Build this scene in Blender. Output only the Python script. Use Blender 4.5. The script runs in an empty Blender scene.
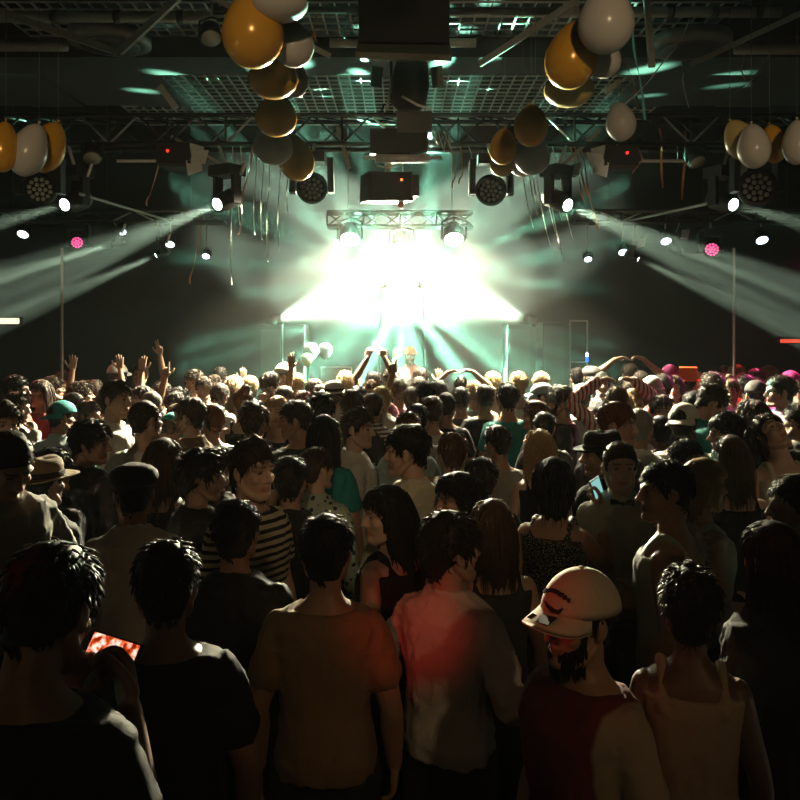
import bpy, math, random
import numpy as np
from mathutils import Vector, Matrix, Euler, noise
PI = math.pi
SC = bpy.context.scene
COL = SC.collection
F = 800.0            # focal length in pixels of the 800 px frame
CAMH = 2.2           # lens height above the dance floor
HZ = 320.0           # eye-level row

# ------------------------------------------------------------------ camera
cam_d = bpy.data.cameras.new('camera'); cam = bpy.data.objects.new('camera', cam_d); COL.objects.link(cam)
cam_d.sensor_width = 36; cam_d.lens = 36; cam_d.shift_y = -(400 - HZ) / 800.0
cam.location = (0, 0, CAMH); cam.rotation_euler = (PI / 2, 0, 0); cam_d.clip_start = 0.05
SC.camera = cam

def at(px, py, d):
    return Vector(((px - 400) / F * d, d, CAMH - (py - HZ) / F * d))

# ------------------------------------------------------------------ world, exposure
w = bpy.data.worlds.new('dark_club'); SC.world = w; w.use_nodes = True
w.node_tree.nodes['Background'].inputs[0].default_value = (0.010, 0.006, 0.004, 1)
w.node_tree.nodes['Background'].inputs[1].default_value = 0.25
vs = SC.view_settings
vs.view_transform = 'Standard'; vs.look = 'None'; vs.exposure = 0.0; vs.gamma = 1.0; vs.use_curve_mapping = False
cy = SC.cycles
cy.volume_bounces = 0; cy.max_bounces = 5; cy.diffuse_bounces = 1; cy.glossy_bounces = 2; cy.transmission_bounces = 3
cy.transparent_max_bounces = 6; cy.sample_clamp_indirect = 2.0; cy.use_denoising = True
cy.caustics_reflective = False; cy.caustics_refractive = False

# ------------------------------------------------------------------ lights
def gobo(ld, scale, width, floor=0.15, seed=0.0):
    """A slotted gobo wheel in the beam: a procedural pattern over the direction of the ray."""
    ld.use_nodes = True
    nt = ld.node_tree; N = nt.nodes; L = nt.links
    em = N['Emission']
    tc = N.new('ShaderNodeTexCoord'); sp = N.new('ShaderNodeSeparateXYZ')
    L.new(tc.outputs['Normal'], sp.inputs[0])
    dx = N.new('ShaderNodeMath'); dx.operation = 'DIVIDE'; L.new(sp.outputs[0], dx.inputs[0]); L.new(sp.outputs[2], dx.inputs[1])
    dy = N.new('ShaderNodeMath'); dy.operation = 'DIVIDE'; L.new(sp.outputs[1], dy.inputs[0]); L.new(sp.outputs[2], dy.inputs[1])
    cb = N.new('ShaderNodeCombineXYZ'); L.new(dx.outputs[0], cb.inputs[0]); L.new(dy.outputs[0], cb.inputs[1]); 
    of = N.new('ShaderNodeVectorMath'); of.operation = 'ADD'; L.new(cb.outputs[0], of.inputs[0]); of.inputs[1].default_value = (seed * 1.37, seed * 0.71, 0)
    vo = N.new('ShaderNodeTexVoronoi'); vo.voronoi_dimensions = '2D'; vo.inputs['Scale'].default_value = scale; vo.inputs['Randomness'].default_value = 0.75
    L.new(of.outputs[0], vo.inputs['Vector'])
    mr = N.new('ShaderNodeMapRange'); mr.interpolation_type = 'SMOOTHSTEP'
    mr.inputs[1].default_value = width; mr.inputs[2].default_value = width * 0.55
    mr.inputs[3].default_value = floor; mr.inputs[4].default_value = 1.0
    L.new(vo.outputs['Distance'], mr.inputs[0]); L.new(mr.outputs[0], em.inputs['Strength'])

def spot(name, p, aim, power, angle, col, blend=0.15, r=0.04, gob=None):
    ld = bpy.data.lights.new(name, 'SPOT'); o = bpy.data.objects.new(name, ld); COL.objects.link(o)
    o.location = p; o.rotation_euler = (Vector(aim) - Vector(p)).to_track_quat('-Z', 'Y').to_euler()
    ld.energy = power; ld.spot_size = math.radians(angle); ld.spot_blend = blend; ld.color = col; ld.shadow_soft_size = r
    if gob: gobo(ld, *gob)
    return o

ICE = (0.76, 1.0, 0.72); TEAL = (0.34, 1.0, 0.66); CREAM = (1.0, 0.90, 0.60); AMBER = (1.0, 0.62, 0.30); RED = (1.0, 0.05, 0.03); PINK = (1.0, 0.08, 0.35)
# beam fixtures hung left and right: lens pixel, depth, aim pixel, aim depth, power, cone
BEAMS = [
    ((213, 206), 8.1, (-120, 345), 5.6, 780000, 12, (17, 0.42, 0.02, 0.0)),
    ((60, 206), 8.1, (-190, 275), 6.0, 340000, 9, (24, 0.42, 0.02, 3.0)),
    ((107, 246), 10.8, (-120, 312), 9.9, 1700000, 8, (26, 0.40, 0.02, 1.3)),
    ((152, 257), 10.8, (-120, 372), 9.5, 1100000, 9, (22, 0.40, 0.02, 2.1)),
    ((572, 207), 8.1, (920, 360), 5.6, 780000, 12, (17, 0.42, 0.02, 4.2)),
    ((738, 206), 8.1, (990, 275), 6.0, 340000, 9, (24, 0.42, 0.02, 5.0)),
    ((686, 252), 10.8, (920, 330), 9.9, 500000, 8, (26, 0.40, 0.02, 6.1)),
    ((642, 261), 10.8, (920, 392), 9.5, 1000000, 9, (22, 0.40, 0.02, 7.7)),
]
for (p, d, a, da, pw, ang, g) in BEAMS:
    spot('beam_light', at(p[0], p[1], d), at(a[0], a[1], da), pw, ang, ICE, 0.12, 0.035, g)
# stage: heads on the speaker towers and on the stage bar
STAGE = [
    ((281, 318), 10.6, (380, 284), 11.8, 20000, 40, ICE, (9, 0.62, 0.75, 1.9)),
    ((523, 318), 10.6, (424, 284), 11.8, 20000, 40, ICE, (9, 0.62, 0.75, 6.9)),
    ((345, 236), 10.8, (250, 420), 8.9, 1900, 60, CREAM, (4, 0.5, 0.6, 0.7)),
    ((459, 236), 10.8, (554, 420), 8.9, 1900, 60, CREAM, (4, 0.5, 0.6, 3.3)),
    ((402, 250), 11.2, (402, 420), 8.7, 2600, 56, CREAM, (4, 0.5, 0.7, 2.2)),
    ((378, 276), 11.2, (330, 200), 9.8, 30000, 92, TEAL, (3.2, 0.15, 0.0, 9.1)),
    ((426, 276), 11.2, (474, 200), 9.8, 30000, 92, TEAL, (3.2, 0.15, 0.0, 8.3)),
    ((402, 272), 11.3, (402, 60), 3.0, 15000, 40, CREAM, None),
    ((402, 292), 10.5, (402, 700), 10.2, 46000, 136, TEAL, (1.7, 0.20, 0.0, 5.2)),
    ((392, 300), 10.45, (225, 382), 10.1, 16000, 36, TEAL, (8, 0.34, 0.0, 1.1)),
    ((412, 300), 10.45, (585, 388), 10.1, 16000, 36, TEAL, (8, 0.34, 0.0, 2.7)),
]
for (p, d, a, da, pw, ang, c, g) in STAGE:
    spot('stage_light', at(p[0], p[1], d), at(a[0], a[1], da), pw, ang, c, 0.3 if g else 1.0, 0.06, g)
# added spots without fixtures light the middle of the crowd from behind and above
spot('crowd_fill', at(330, 190, 9.15), (-1.9, 7.0, 1.6), 7800, 66, CREAM, 0.8, 0.08)
spot('crowd_fill', at(474, 190, 9.15), (1.9, 7.0, 1.6), 7800, 66, CREAM, 0.8, 0.08)
for x_ in (345, 459):
    spot('crowd_fill', at(x_, 188, 9.16), ((x_ - 402) / 57 * 1.0, 8.5, 1.6), 5600, 76, CREAM, 0.8, 0.08)  # added pair, brightens the back rows
spot('performer_fill', at(410, 128, 8.3), at(410, 362, 10.65), 420, 9, (1.0, 0.62, 0.42), 0.5, 0.05)  # added warm spot that tints the performer
# added unseen fill spots behind the camera, red and pink washes at the sides
for (q_, e_) in (((-0.9, 5.0, 3.75), 17), ((0.95, 5.0, 3.85), 17), ((-2.45, 5.1, 3.35), 10), ((2.35, 5.1, 3.35), 10)):
    spot('rear_fill', (q_[0] * 0.5 + 0.4, -3.2, 3.9), q_, 430, e_, (1.0, 0.72, 0.42), 0.5, 0.08)
spot('rear_fill', (2.4, -3.0, 4.4), (0.36, 2.3, 1.45), 85, 19, AMBER, 0.9, 0.12)
spot('rear_fill', (-1.6, -3.0, 4.4), (-0.3, 2.7, 1.3), 16, 30, AMBER, 0.9, 0.12)
spot('red_wash', (-0.4, -1.4, 2.7), (0.03, 2.55, 1.24), 120, 6.5, RED, 1.0, 0.05)
for x_ in (-2.6, 0.0, 2.6):
    spot('rear_fill', (x_, -3.4, 4.5), (x_ * 0.9, 5.4, 1.55), 180, 19, (1.0, 0.72, 0.40), 0.6, 0.10)  # added fill on the middle rows
spot('red_wash', (-2.9, 0.8, 2.5), (0.36, 1.95, 1.62), 60, 12, RED, 0.8, 0.05)
spot('pink_wash', at(800, 255, 9.0), (3.3, 7.6, 1.7), 700, 34, PINK, 0.6, 0.08)
spot('red_wash', at(748, 250, 9.1), (3.4, 8.4, 1.7), 520, 34, RED, 0.6, 0.08)
spot('red_wash', at(0, 250, 9.0), (-3.3, 7.6, 1.6), 130, 44, (1.0, 0.10, 0.12), 0.6, 0.08)

# ------------------------------------------------------------------ materials
MATS = {}
def mat(key, rgb, rough=0.6, metal=0.0, noise_amt=0.15, nscale=30.0, emit=None, estr=0.0, bump=0.0, **kw):
    if key in MATS: return MATS[key]
    m = bpy.data.materials.new(key); m.use_nodes = True; nt = m.node_tree; N = nt.nodes; L = nt.links
    b = N['Principled BSDF']; b.inputs['Roughness'].default_value = rough; b.inputs['Metallic'].default_value = metal
    tc = N.new('ShaderNodeTexCoord'); nz = N.new('ShaderNodeTexNoise'); nz.inputs['Scale'].default_value = nscale; nz.inputs['Detail'].default_value = 3
    L.new(tc.outputs['Object'], nz.inputs['Vector'])
    mx = N.new('ShaderNodeMix'); mx.data_type = 'RGBA'
    mx.inputs[6].default_value = (*[c * (1 - noise_amt) for c in rgb], 1); mx.inputs[7].default_value = (*[min(1, c * (1 + noise_amt)) for c in rgb], 1)
    L.new(nz.outputs['Fac'], mx.inputs[0]); L.new(mx.outputs[2], b.inputs['Base Color'])
    if bump:
        bp = N.new('ShaderNodeBump'); bp.inputs['Strength'].default_value = bump; bp.inputs['Distance'].default_value = 0.01
        L.new(nz.outputs['Fac'], bp.inputs['Height']); L.new(bp.outputs[0], b.inputs['Normal'])
    if emit:
        b.inputs['Emission Color'].default_value = (*emit, 1); b.inputs['Emission Strength'].default_value = estr
        m.cycles.emission_sampling = 'NONE'
    for k, v in kw.items(): b.inputs[k.replace('_', ' ')].default_value = v
    MATS[key] = m; return m

M_BLACK = mat('black_metal', (0.005, 0.0045, 0.004), 0.6, 0.0, Specular_IOR_Level=0.25)
M_WALL = mat('black_paint', (0.0010, 0.0010, 0.0009), 0.85, nscale=4)
M_CEIL = mat('black_ceiling', (0.0035, 0.003, 0.0026), 0.9, nscale=4)
M_FLOOR = mat('dance_floor', (0.03, 0.025, 0.022), 0.5, nscale=6)
M_GRID = mat('grey_grid', (0.74, 0.74, 0.66), 0.5, 0.0)
M_STEEL = mat('grey_steel', (0.42, 0.41, 0.36), 0.45, 0.3)
M_TRUSS = mat('dark_truss', (0.018, 0.017, 0.015), 0.45, 0.3)
M_ALU = mat('bare_aluminium', (0.55, 0.54, 0.48), 0.4, 0.3)
M_WHITE = mat('white_plastic', (0.88, 0.87, 0.80), 0.5)
M_LENS = mat('lit_lens', (0.9, 1, 0.95), 0.3, emit=(0.85, 1.0, 0.9), estr=14)
M_CELL = mat('lens_cells', (0.30, 0.30, 0.24), 0.2)
M_REDLED = mat('red_led', (0.8, 0.02, 0.02), 0.4, emit=(1, 0.02, 0.01), estr=4)

# ------------------------------------------------------------------ mesh helpers
class MB:
    def __init__(s): s.v = []; s.f = []
    def add(s, v, f):
        n = len(s.v); s.v += [tuple(p) for p in v]; s.f += [tuple(i + n for i in q) for q in f]; return s
    def box(s, c, size, rot=None, taper=1.0):
        hx, hy, hz = [q / 2 for q in size]; P = []
        for z in (-1, 1):
            t = 1.0 if z < 0 else taper
            for x, y in ((-1, -1), (1, -1), (1, 1), (-1, 1)):
                p = Vector((x * hx * t, y * hy * t, z * hz))
                if rot is not None: p = rot @ p
                P.append(p + Vector(c))
        return s.add(P, [(3, 2, 1, 0), (4, 5, 6, 7), (0, 1, 5, 4), (1, 2, 6, 5), (2, 3, 7, 6), (3, 0, 4, 7)])
    def bar(s, a, b, w, h, up=(0, 0, 1)):
        a = Vector(a); b = Vector(b); d = b - a; l = d.length; d.normalize(); u = Vector(up)
        if abs(d.dot(u)) > 0.98: u = Vector((1, 0, 0))
        x = d.cross(u).normalized(); u = x.cross(d)
        R = Matrix((x, d, u)).transposed()
        return s.box((a + b) / 2, (w, l, h), R)
    def tube(s, pts, r, n=10, caps=True, flat=1.0):
        pts = [Vector(p) for p in pts]; rs = r if isinstance(r, (list, tuple)) else [r] * len(pts)
        rings = []; t0 = None; x = None
        for i, p in enumerate(pts):
            t = (pts[min(i + 1, len(pts) - 1)] - pts[max(i - 1, 0)])
            t = t.normalized() if t.length > 1e-9 else Vector((0, 0, 1))
            if x is None:
                x = t.orthogonal().normalized()
            else:
                x = (x - t * x.dot(t)); x = x.normalized() if x.length > 1e-6 else t.orthogonal().normalized()
            y = t.cross(x)
            rings.append([p + (x * math.cos(2 * PI * k / n) + y * math.sin(2 * PI * k / n) * flat) * rs[i] for k in range(n)])
        return s.rings(rings, caps)
    def rings(s, rings, caps=True, close=True):
        n = len(rings[0]); V = [p for r in rings for p in r]; Fc = []
        m = n if close else n - 1
        for i in range(len(rings) - 1):
            for k in range(m):
                Fc.append((i * n + k, i * n + (k + 1) % n, (i + 1) * n + (k + 1) % n, (i + 1) * n + k))
        if caps:
            Fc.append(tuple(range(n - 1, -1, -1))); Fc.append(tuple((len(rings) - 1) * n + k for k in range(n)))
        return s.add(V, Fc)
    def lathe(s, prof, c=(0, 0, 0), axis=(0, 0, 1), n=20, caps=True):
        ax = Vector(axis).normalized(); x = ax.orthogonal().normalized(); y = ax.cross(x); c = Vector(c)
        return s.rings([[c + ax * z + (x * math.cos(2 * PI * k / n) + y * math.sin(2 * PI * k / n)) * max(r, 1e-4) for k in range(n)] for r, z in prof], caps)
    def ball(s, c, r, n=16, m=10, R=None):
        r = (r, r, r) if not isinstance(r, (tuple, list)) else r
        rings = []
        for j in range(m + 1):
            a = PI * j / m; sa = max(math.sin(a), 1e-3)
            ring = []
            for k in range(n):
                p = Vector((r[0] * sa * math.cos(2 * PI * k / n), r[1] * sa * math.sin(2 * PI * k / n), -r[2] * math.cos(a)))
                if R is not None: p = R @ p
                ring.append(p + Vector(c))
            rings.append(ring)
        return s.rings(rings, True)
    def mesh(s, name, smooth=True):
        me = bpy.data.meshes.new(name); me.from_pydata(s.v, [], s.f); me.validate()
        if smooth: me.polygons.foreach_set('use_smooth', [True] * len(me.polygons))
        return me
    def build(s, name, m, parent=None, smooth=False):
        me = s.mesh(name, smooth); me.materials.append(m)
        o = bpy.data.objects.new(name, me); COL.objects.link(o)
        if parent is not None: o.parent = parent
        return o

def link(name, me, parent=None, m=None):
    o = bpy.data.objects.new(name, me); COL.objects.link(o)
    if parent is not None: o.parent = parent
    if m is not None:
        if not me.materials: me.materials.append(None)
        o.material_slots[0].link = 'OBJECT'; o.material_slots[0].material = m
    return o
def tag(o, label, cat, group=None):
    o['label'] = label; o['category'] = cat
    if group: o['group'] = group
    return o
def thing(name, label, cat, loc=(0, 0, 0), group=None, rot=None):
    o = bpy.data.objects.new(name, None); COL.objects.link(o); o.location = loc; o.empty_display_size = 0.1
    if rot is not None: o.rotation_euler = rot
    return tag(o, label, cat, group)
def struct(o): o['kind'] = 'structure'; return o

# ------------------------------------------------------------------ room shell
RW, YB, YF, ZC = 8.5, 12.8, -5.0, 5.75
struct(MB().box((0, (YB + YF) / 2, -0.1), (2 * RW + 0.4, YB - YF + 0.4, 0.2)).build('floor', M_FLOOR))
struct(MB().box((0, (YB + YF) / 2, ZC + 0.1), (2 * RW + 0.4, YB - YF + 0.4, 0.2)).build('ceiling', M_CEIL))
struct(MB().box((0, YB + 0.1, ZC / 2), (2 * RW + 0.4, 0.2, ZC)).build('wall_back', M_WALL))
struct(MB().box((0, YF - 0.1, ZC / 2), (2 * RW + 0.4, 0.2, ZC)).build('wall_rear', M_WALL))
struct(MB().box((-RW - 0.1, (YB + YF) / 2, ZC / 2), (0.2, YB - YF, ZC)).build('wall_left', M_WALL))
struct(MB().box((RW + 0.1, (YB + YF) / 2, ZC / 2), (0.2, YB - YF, ZC)).build('wall_right', M_WALL))

# haze: thin over the dance floor, thicker around the smoke machines on stage
def haze(name, x1, y0, y1, dens, label):
    hm = bpy.data.materials.new(name); hm.use_nodes = True; nt = hm.node_tree
    nt.nodes.remove(nt.nodes['Principled BSDF'])
    v = nt.nodes.new('ShaderNodeVolumeScatter'); v.inputs['Color'].default_value = (0.96, 1.0, 0.97, 1)
    v.inputs['Density'].default_value = dens; v.inputs['Anisotropy'].default_value = 0.2
    nt.links.new(v.outputs[0], nt.nodes['Material Output'].inputs['Volume'])
    hm.cycles.volume_sampling = 'EQUIANGULAR'
    o = MB().box((0, (y0 + y1) / 2, ZC / 2), (2 * x1, y1 - y0, ZC - 0.06)).build(name, hm)
    tag(o, label, 'haze'); o['kind'] = 'stuff'
haze('room_haze', RW - 0.03, YF + 0.03, YB - 0.02, 0.0004, 'thin smoke haze over the crowd and dance floor')
haze('stage_haze', 2.7, 9.2, YB - 0.03, 0.020, 'thicker pale smoke haze around the stage')

# ------------------------------------------------------------------ stage
struct(MB().box((0, 11.55, 0.15), (7.0, 2.4, 0.3)).build('floor_stage', M_BLACK))
M_SPK = mat('speaker_paint', (0.025, 0.027, 0.025), 0.55)
M_GRILLE = mat('speaker_grille', (0.04, 0.045, 0.042), 0.5, nscale=200, bump=0.4)
def speaker_stack(x0, x1, ytop, d, label):
    a = at(x0, ytop, d); b = at(x1, ytop, d); w = b.x - a.x; cx = (a.x + b.x) / 2; h = a.z - 0.3
    t = thing('speaker_stack', label, 'loudspeaker', (cx, d + 0.3, 0.3), 'loudspeaker towers')
    n = 2
    for k in range(n):
        hh = h / n
        c = MB().box((0, 0, hh * (k + 0.5)), (w, 0.6, hh - 0.012)).build('cabinet', M_SPK, t)
        MB().box((0, -0.306, hh * (k + 0.5)), (w * 0.86, 0.012, hh * 0.86)).build('grille', M_GRILLE, c)
    return t
speaker_stack(259, 282, 324, 10.42, 'tall dark loudspeaker tower left of the stage, outer cabinet')
speaker_stack(284, 304, 324, 10.5, 'tall dark loudspeaker tower left of the stage, nearer the white balloons')
speaker_stack(508, 532, 324, 10.42, 'tall dark loudspeaker tower right of the stage glare')
speaker_stack(543, 566, 322, 10.8, 'dark loudspeaker tower right of the stage, farther from the glare')
def pole(name, a, b, r, m, label, cat, group=None):
    a = Vector(a); b = Vector(b)
    o = MB().tube([a, b], r, 8).build(name, m)
    return tag(o, label, cat, group)
# scaffold frame beside the right tower
fr = thing('scaffold_frame', 'thin grey scaffold frame beside the right loudspeaker tower', 'frame', at(575, 320, 10.8) * 1.0)
bz = at(575, 320, 10.8)
for px in (570, 587):
    q = at(px, 320, 10.8); MB().tube([q - bz, Vector((q.x, q.y, 0.0)) - bz], 0.012, 6).build('upright', M_STEEL, fr)
for py in (321, 362):
    MB().tube([at(570, py, 10.8) - bz, at(587, py, 10.8) - bz], 0.012, 6).build('rail', M_STEEL, fr)
# dj booth
bt = thing('dj_booth', 'gold and white trimmed DJ booth in front of the stage', 'booth', (-0.90, 10.70, 0.3))
M_GOLDT = mat('gold_table', (0.55, 0.36, 0.10), 0.35, 0.4)
MB().box((0, 0, 0.52), (0.62, 0.5, 1.04)).build('cabinet', M_WHITE, bt)
MB().box((0, -0.02, 1.06), (0.7, 0.58, 0.05)).build('counter', M_GOLDT, bt)
MB().box((0, -0.255, 0.86), (0.6, 0.012, 0.12)).build('trim_band', M_GOLDT, bt)
MB().box((0.05, 0.02, 1.18), (0.40, 0.3, 0.18)).build('mixer_case', M_STEEL, bt)

# ------------------------------------------------------------------ ceiling
ZG = 5.2
def grid(name, x0, x1, y0, y1, sx, sy, label, wid=0.015):
    g = thing(name, label, 'ceiling grid', ((x0 + x1) / 2, (y0 + y1) / 2, ZG), 'open-cell ceiling grid fields')
    L = y1 - y0; W = x1 - x0
    ml = MB().box((0, 0, 0), (wid, L, 0.018)).mesh('grid_slat_long', False); ml.materials.append(M_GRID)
    mt = MB().box((0, 0, 0), (W, wid, 0.018)).mesh('grid_slat_cross', False); mt.materials.append(M_GRID)
    n = int(W / sx)
    for k in range(n + 1):
        link('slat', ml, g).location = (-W / 2 + k * W / n, 0, 0)
    n = int(L / sy)
    for k in range(n + 1):
        link('slat', mt, g).location = (0, -L / 2 + k * L / n, 0.002)
    return g
grid('ceiling_grid', -3.9, 3.6, 9.15, 12.3, 0.135, 0.17, 'pale open-cell grid ceiling field just above the truss')
grid('ceiling_grid', -3.9, 3.2, 7.55, 8.45, 0.135, 0.17, 'pale open-cell grid ceiling field between the dark beam and the pipe')
grid('ceiling_grid', -3.9, 3.2, 6.4, 7.40, 0.135, 0.17, 'pale open-cell grid ceiling field at the very top of the picture')
M_DUCT = mat('duct_mesh', (0.30, 0.29, 0.24), 0.5, 0.3, nscale=60, bump=0.5)
tag(MB().box((0, 8.8, 5.10), (15.8, 0.62, 0.22)).build('ceiling_beam', M_CEIL), 'broad black ceiling beam running across above the truss', 'beam')
MPIPE = mat('grey_pipe', (0.34, 0.33, 0.28), 0.5, 0.2)
def pipe(x0, x1, py, d, r, label, m=MPIPE, clamps=0):
    t = thing('ceiling_pipe', label, 'pipe', at((x0 + x1) / 2, py, d), 'pipes under the ceiling'); c = t.location
    MB().tube([at(x0, py, d) - c, at(x1, py, d) - c], r, 12).build('tube', m, t, True)
    for k in range(clamps):
        q = at(x0 + (x1 - x0) * (k + 0.5) / clamps, py, d) - c
        MB().tube([q - Vector((0.03, 0, 0)), q + Vector((0.03, 0, 0))], r * 1.25, 12).build('clamp', M_BLACK, t, True)
pipe(-40, 212, 17, 7.4, 0.05, 'thick grey ceiling pipe at the upper left corner', clamps=4)
pipe(560, 780, 12, 7.4, 0.05, 'thick grey ceiling pipe at the upper right corner', clamps=5)
pipe(212, 362, 10, 7.5, 0.035, 'dark slim ceiling pipe left of the hanging black box', M_TRUSS)
pipe(446, 560, 11, 7.5, 0.035, 'dark slim ceiling pipe right of the hanging black box', M_TRUSS)
pipe(-30, 67, 46, 8.2, 0.055, 'perforated cable duct under the dark ceiling at upper left', M_DUCT)
pipe(735, 830, 49, 8.2, 0.055, 'perforated cable duct under the dark ceiling at upper right', M_DUCT)
pipe(330, 362, 43, 8.2, 0.045, 'short pale conduit beside the left end of hanging black box', M_ALU)
pipe(446, 476, 43, 8.2, 0.045, 'short pale conduit beside the right end of hanging black box', M_ALU)
def strut(a, da, b, db, label, wpx=7, m=M_STEEL):
    A = at(a[0], a[1], da); B = at(b[0], b[1], db); c = (A + B) / 2
    o = MB().bar(A - c, B - c, wpx / F * da, 0.04, (0, 1, 0)).build('ceiling_strut', m); o.location = c
    return tag(o, label, 'strut', 'slanting ceiling struts')
strut((-20, 5), 7.0, (117, 52), 7.4, 'long slanting grey strut descending rightward at upper left')
strut((180, -4), 7.0, (120, 52), 7.4, 'short slanting grey strut meeting another at a round recess, upper left')
strut((205, -6), 7.0, (330, 56), 7.6, 'slanting grey strut passing behind the left balloon chain', 5)
strut((480, 64), 7.6, (578, 0), 6.8, 'slanting grey strut between black box and right balloon chain', 6)
strut((812, 8), 6.8, (690, 65), 7.4, 'long slanting grey strut descending leftward at upper right', 5)
strut((646, -6), 6.6, (652, 67), 6.6, 'near vertical grey strut right of the largest white balloon', 6)
strut((338, 128), 8.4, (349, 168), 8.2, 'short pale strut hanging below truss left of centre', 4)
strut((172, 137), 8.4, (236, 172), 8.2, 'pale strut slanting below the truss near left beam fixture', 3)
strut((560, 168), 8.2, (600, 130), 8.4, 'pale strut slanting below the truss near right beam fixture', 4)
strut((160, 86), 8.0, (176, 108), 8.0, 'thick pale bracket tube above the truss at left', 6)
strut((605, 92), 8.0, (620, 82), 8.0, 'small pale bracket tube above the lone white balloon', 6)
for (px, py, lab) in ((110, 46, 'round dark ceiling loudspeaker at upper left'), (690, 50, 'round dark ceiling loudspeaker at upper right')):
    t = thing('ceiling_speaker', lab, 'loudspeaker', at(px, py, 8.0), 'round ceiling loudspeakers')
    MB().lathe([(0.30, 0.0), (0.40, 0.02), (0.40, 0.12), (0.1, 0.2)], (0, 0, 0), (0, 0, 1), 28).build('housing', mat('speaker_rim', (0.09, 0.085, 0.07), 0.4), t, True)
    MB().lathe([(0.02, -0.03), (0.18, -0.02), (0.29, 0.0), (0.3, 0.04)], (0, 0, -0.005), (0, 0, 1), 28).build('cone', M_BLACK, t, True)
for (px, lab) in ((-60, 'sloping black ceiling panel at upper left above truss'), (860, 'sloping black ceiling panel at upper right above truss')):
    s_ = 1 if px < 400 else -1
    t = thing('ceiling_panel', lab, 'panel', (-s_ * 5.6, 9.9, 5.1), 'black ceiling panels')
    for k in range(7):
        MB().box((s_ * (-1.9 + k * 0.72), 0, 0.02 * (k % 2)), (0.70, 1.9, 0.03)).build('board', M_CEIL, t)

# ------------------------------------------------------------------ truss
def truss(xa, xb, d, z0, z1, dy, step, label, name='lighting_truss', m=M_TRUSS):
    t = thing(name, label, 'truss', ((xa + xb) / 2, d, z0)); h = z1 - z0; L = xb - xa
    ch = MB().tube([(-L / 2, 0, 0), (L / 2, 0, 0)], 0.026, 8).mesh('chord', True); ch.materials.append(m)
    for (y, z) in ((0, 0), (0, h), (dy, h), (dy, 0)):
        link('chord', ch, t).location = (0, y, z)
    for f in (-0.36, 0.02, 0.36):
        MB().tube([(L * f, dy / 2, h), (L * f, dy / 2, ZC - z0 - 0.004)], 0.005, 5).build('suspension_cable', m, t)
        MB().tube([(L * f, -0.02, h), (L * f, dy + 0.02, h)], 0.012, 5).build('cable_bridle', m, t)
    n = max(1, int(L / step)); st = L / n
    zig = [MB().tube([(0, 0, 0), (st, 0, h)], 0.012, 6).mesh('brace_up', True), MB().tube([(0, 0, h), (st, 0, 0)], 0.012, 6).mesh('brace_down', True)]
    top = MB().tube([(0, 0, 0), (st, dy, 0)], 0.012, 6).mesh('brace_top', True)
    vert = MB().tube([(0, 0, 0), (0, 0, h)], 0.012, 6).mesh('brace_vertical', True)
    for q in zig + [top, vert]: q.materials.append(m)
    for k in range(n):
        x = -L / 2 + k * st
        mm = M_ALU if k % 5 in (1, 2) else m
        b = link('brace', zig[k % 2], t, mm); b.location = (x, 0, 0)
        b = link('brace', zig[(k + 1) % 2], t, m); b.location = (x, dy, 0)
        b = link('brace', top, t, m); b.location = (x, 0, h)
        if k % 2 == 0: link('brace', vert, t, m).location = (x, 0, 0)
    return t
truss(-6.6, 6.6, 8.25, at(0, 144, 8.25).z, at(0, 115, 8.25).z, 0.29, 0.30, 'long dark lattice truss spanning the room below the ceiling')
truss(-1.0, 1.0, 10.98, at(0, 226, 10.98).z, at(0, 212, 10.98).z, 0.2, 0.25, 'short pale truss bar over the stage inside the glare', 'stage_truss', M_STEEL)
truss(-5.8, -2.4, 10.93, at(0, 222, 10.93).z, at(0, 211, 10.93).z, 0.15, 0.3, 'dim rear truss carrying small coloured lamps at left', 'rear_truss')
truss(2.4, 5.8, 10.93, at(0, 222, 10.93).z, at(0, 211, 10.93).z, 0.15, 0.3, 'dim rear truss carrying small coloured lamps at right', 'rear_truss')
for px, lab in ((62, 'thin vertical pipe standing out of the crowd at far left'), (734, 'thin vertical pipe standing out of the crowd at far right')):
    pole('stand_pipe', at(px, 248, 8.0), (at(px, 248, 8.0).x, 8.0, 0.0), 0.013, M_STEEL, lab, 'pipe', 'thin floor pipes')
pole('steel_rod', at(80, 194, 8.1), at(170, 221, 10.93), 0.016, M_STEEL, 'slanting pale rod right of the left edge beam fixture', 'rod')
pole('steel_rod', at(706, 204, 8.1), at(628, 221, 10.93), 0.016, M_STEEL, 'slanting pale rod left of the right edge beam fixture', 'rod')
for x0, x1, lab in ((117, 165, 'short level bar hanging under the truss at left'), (642, 684, 'short level bar hanging under the truss at right')):
    c = at((x0 + x1) / 2, 161, 8.25); t = thing('hanging_bar', lab, 'bar', c, 'short bars under the truss')
    MB().tube([at(x0, 161, 8.25) - c, at(x1, 161, 8.25) - c], 0.016, 8).build('bar', M_ALU, t)
    for x in (x0 + 6, x1 - 6): MB().tube([at(x, 161, 8.25) - c, at(x, 144, 8.25) - c], 0.006, 6).build('hanger', M_TRUSS, t)

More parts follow.
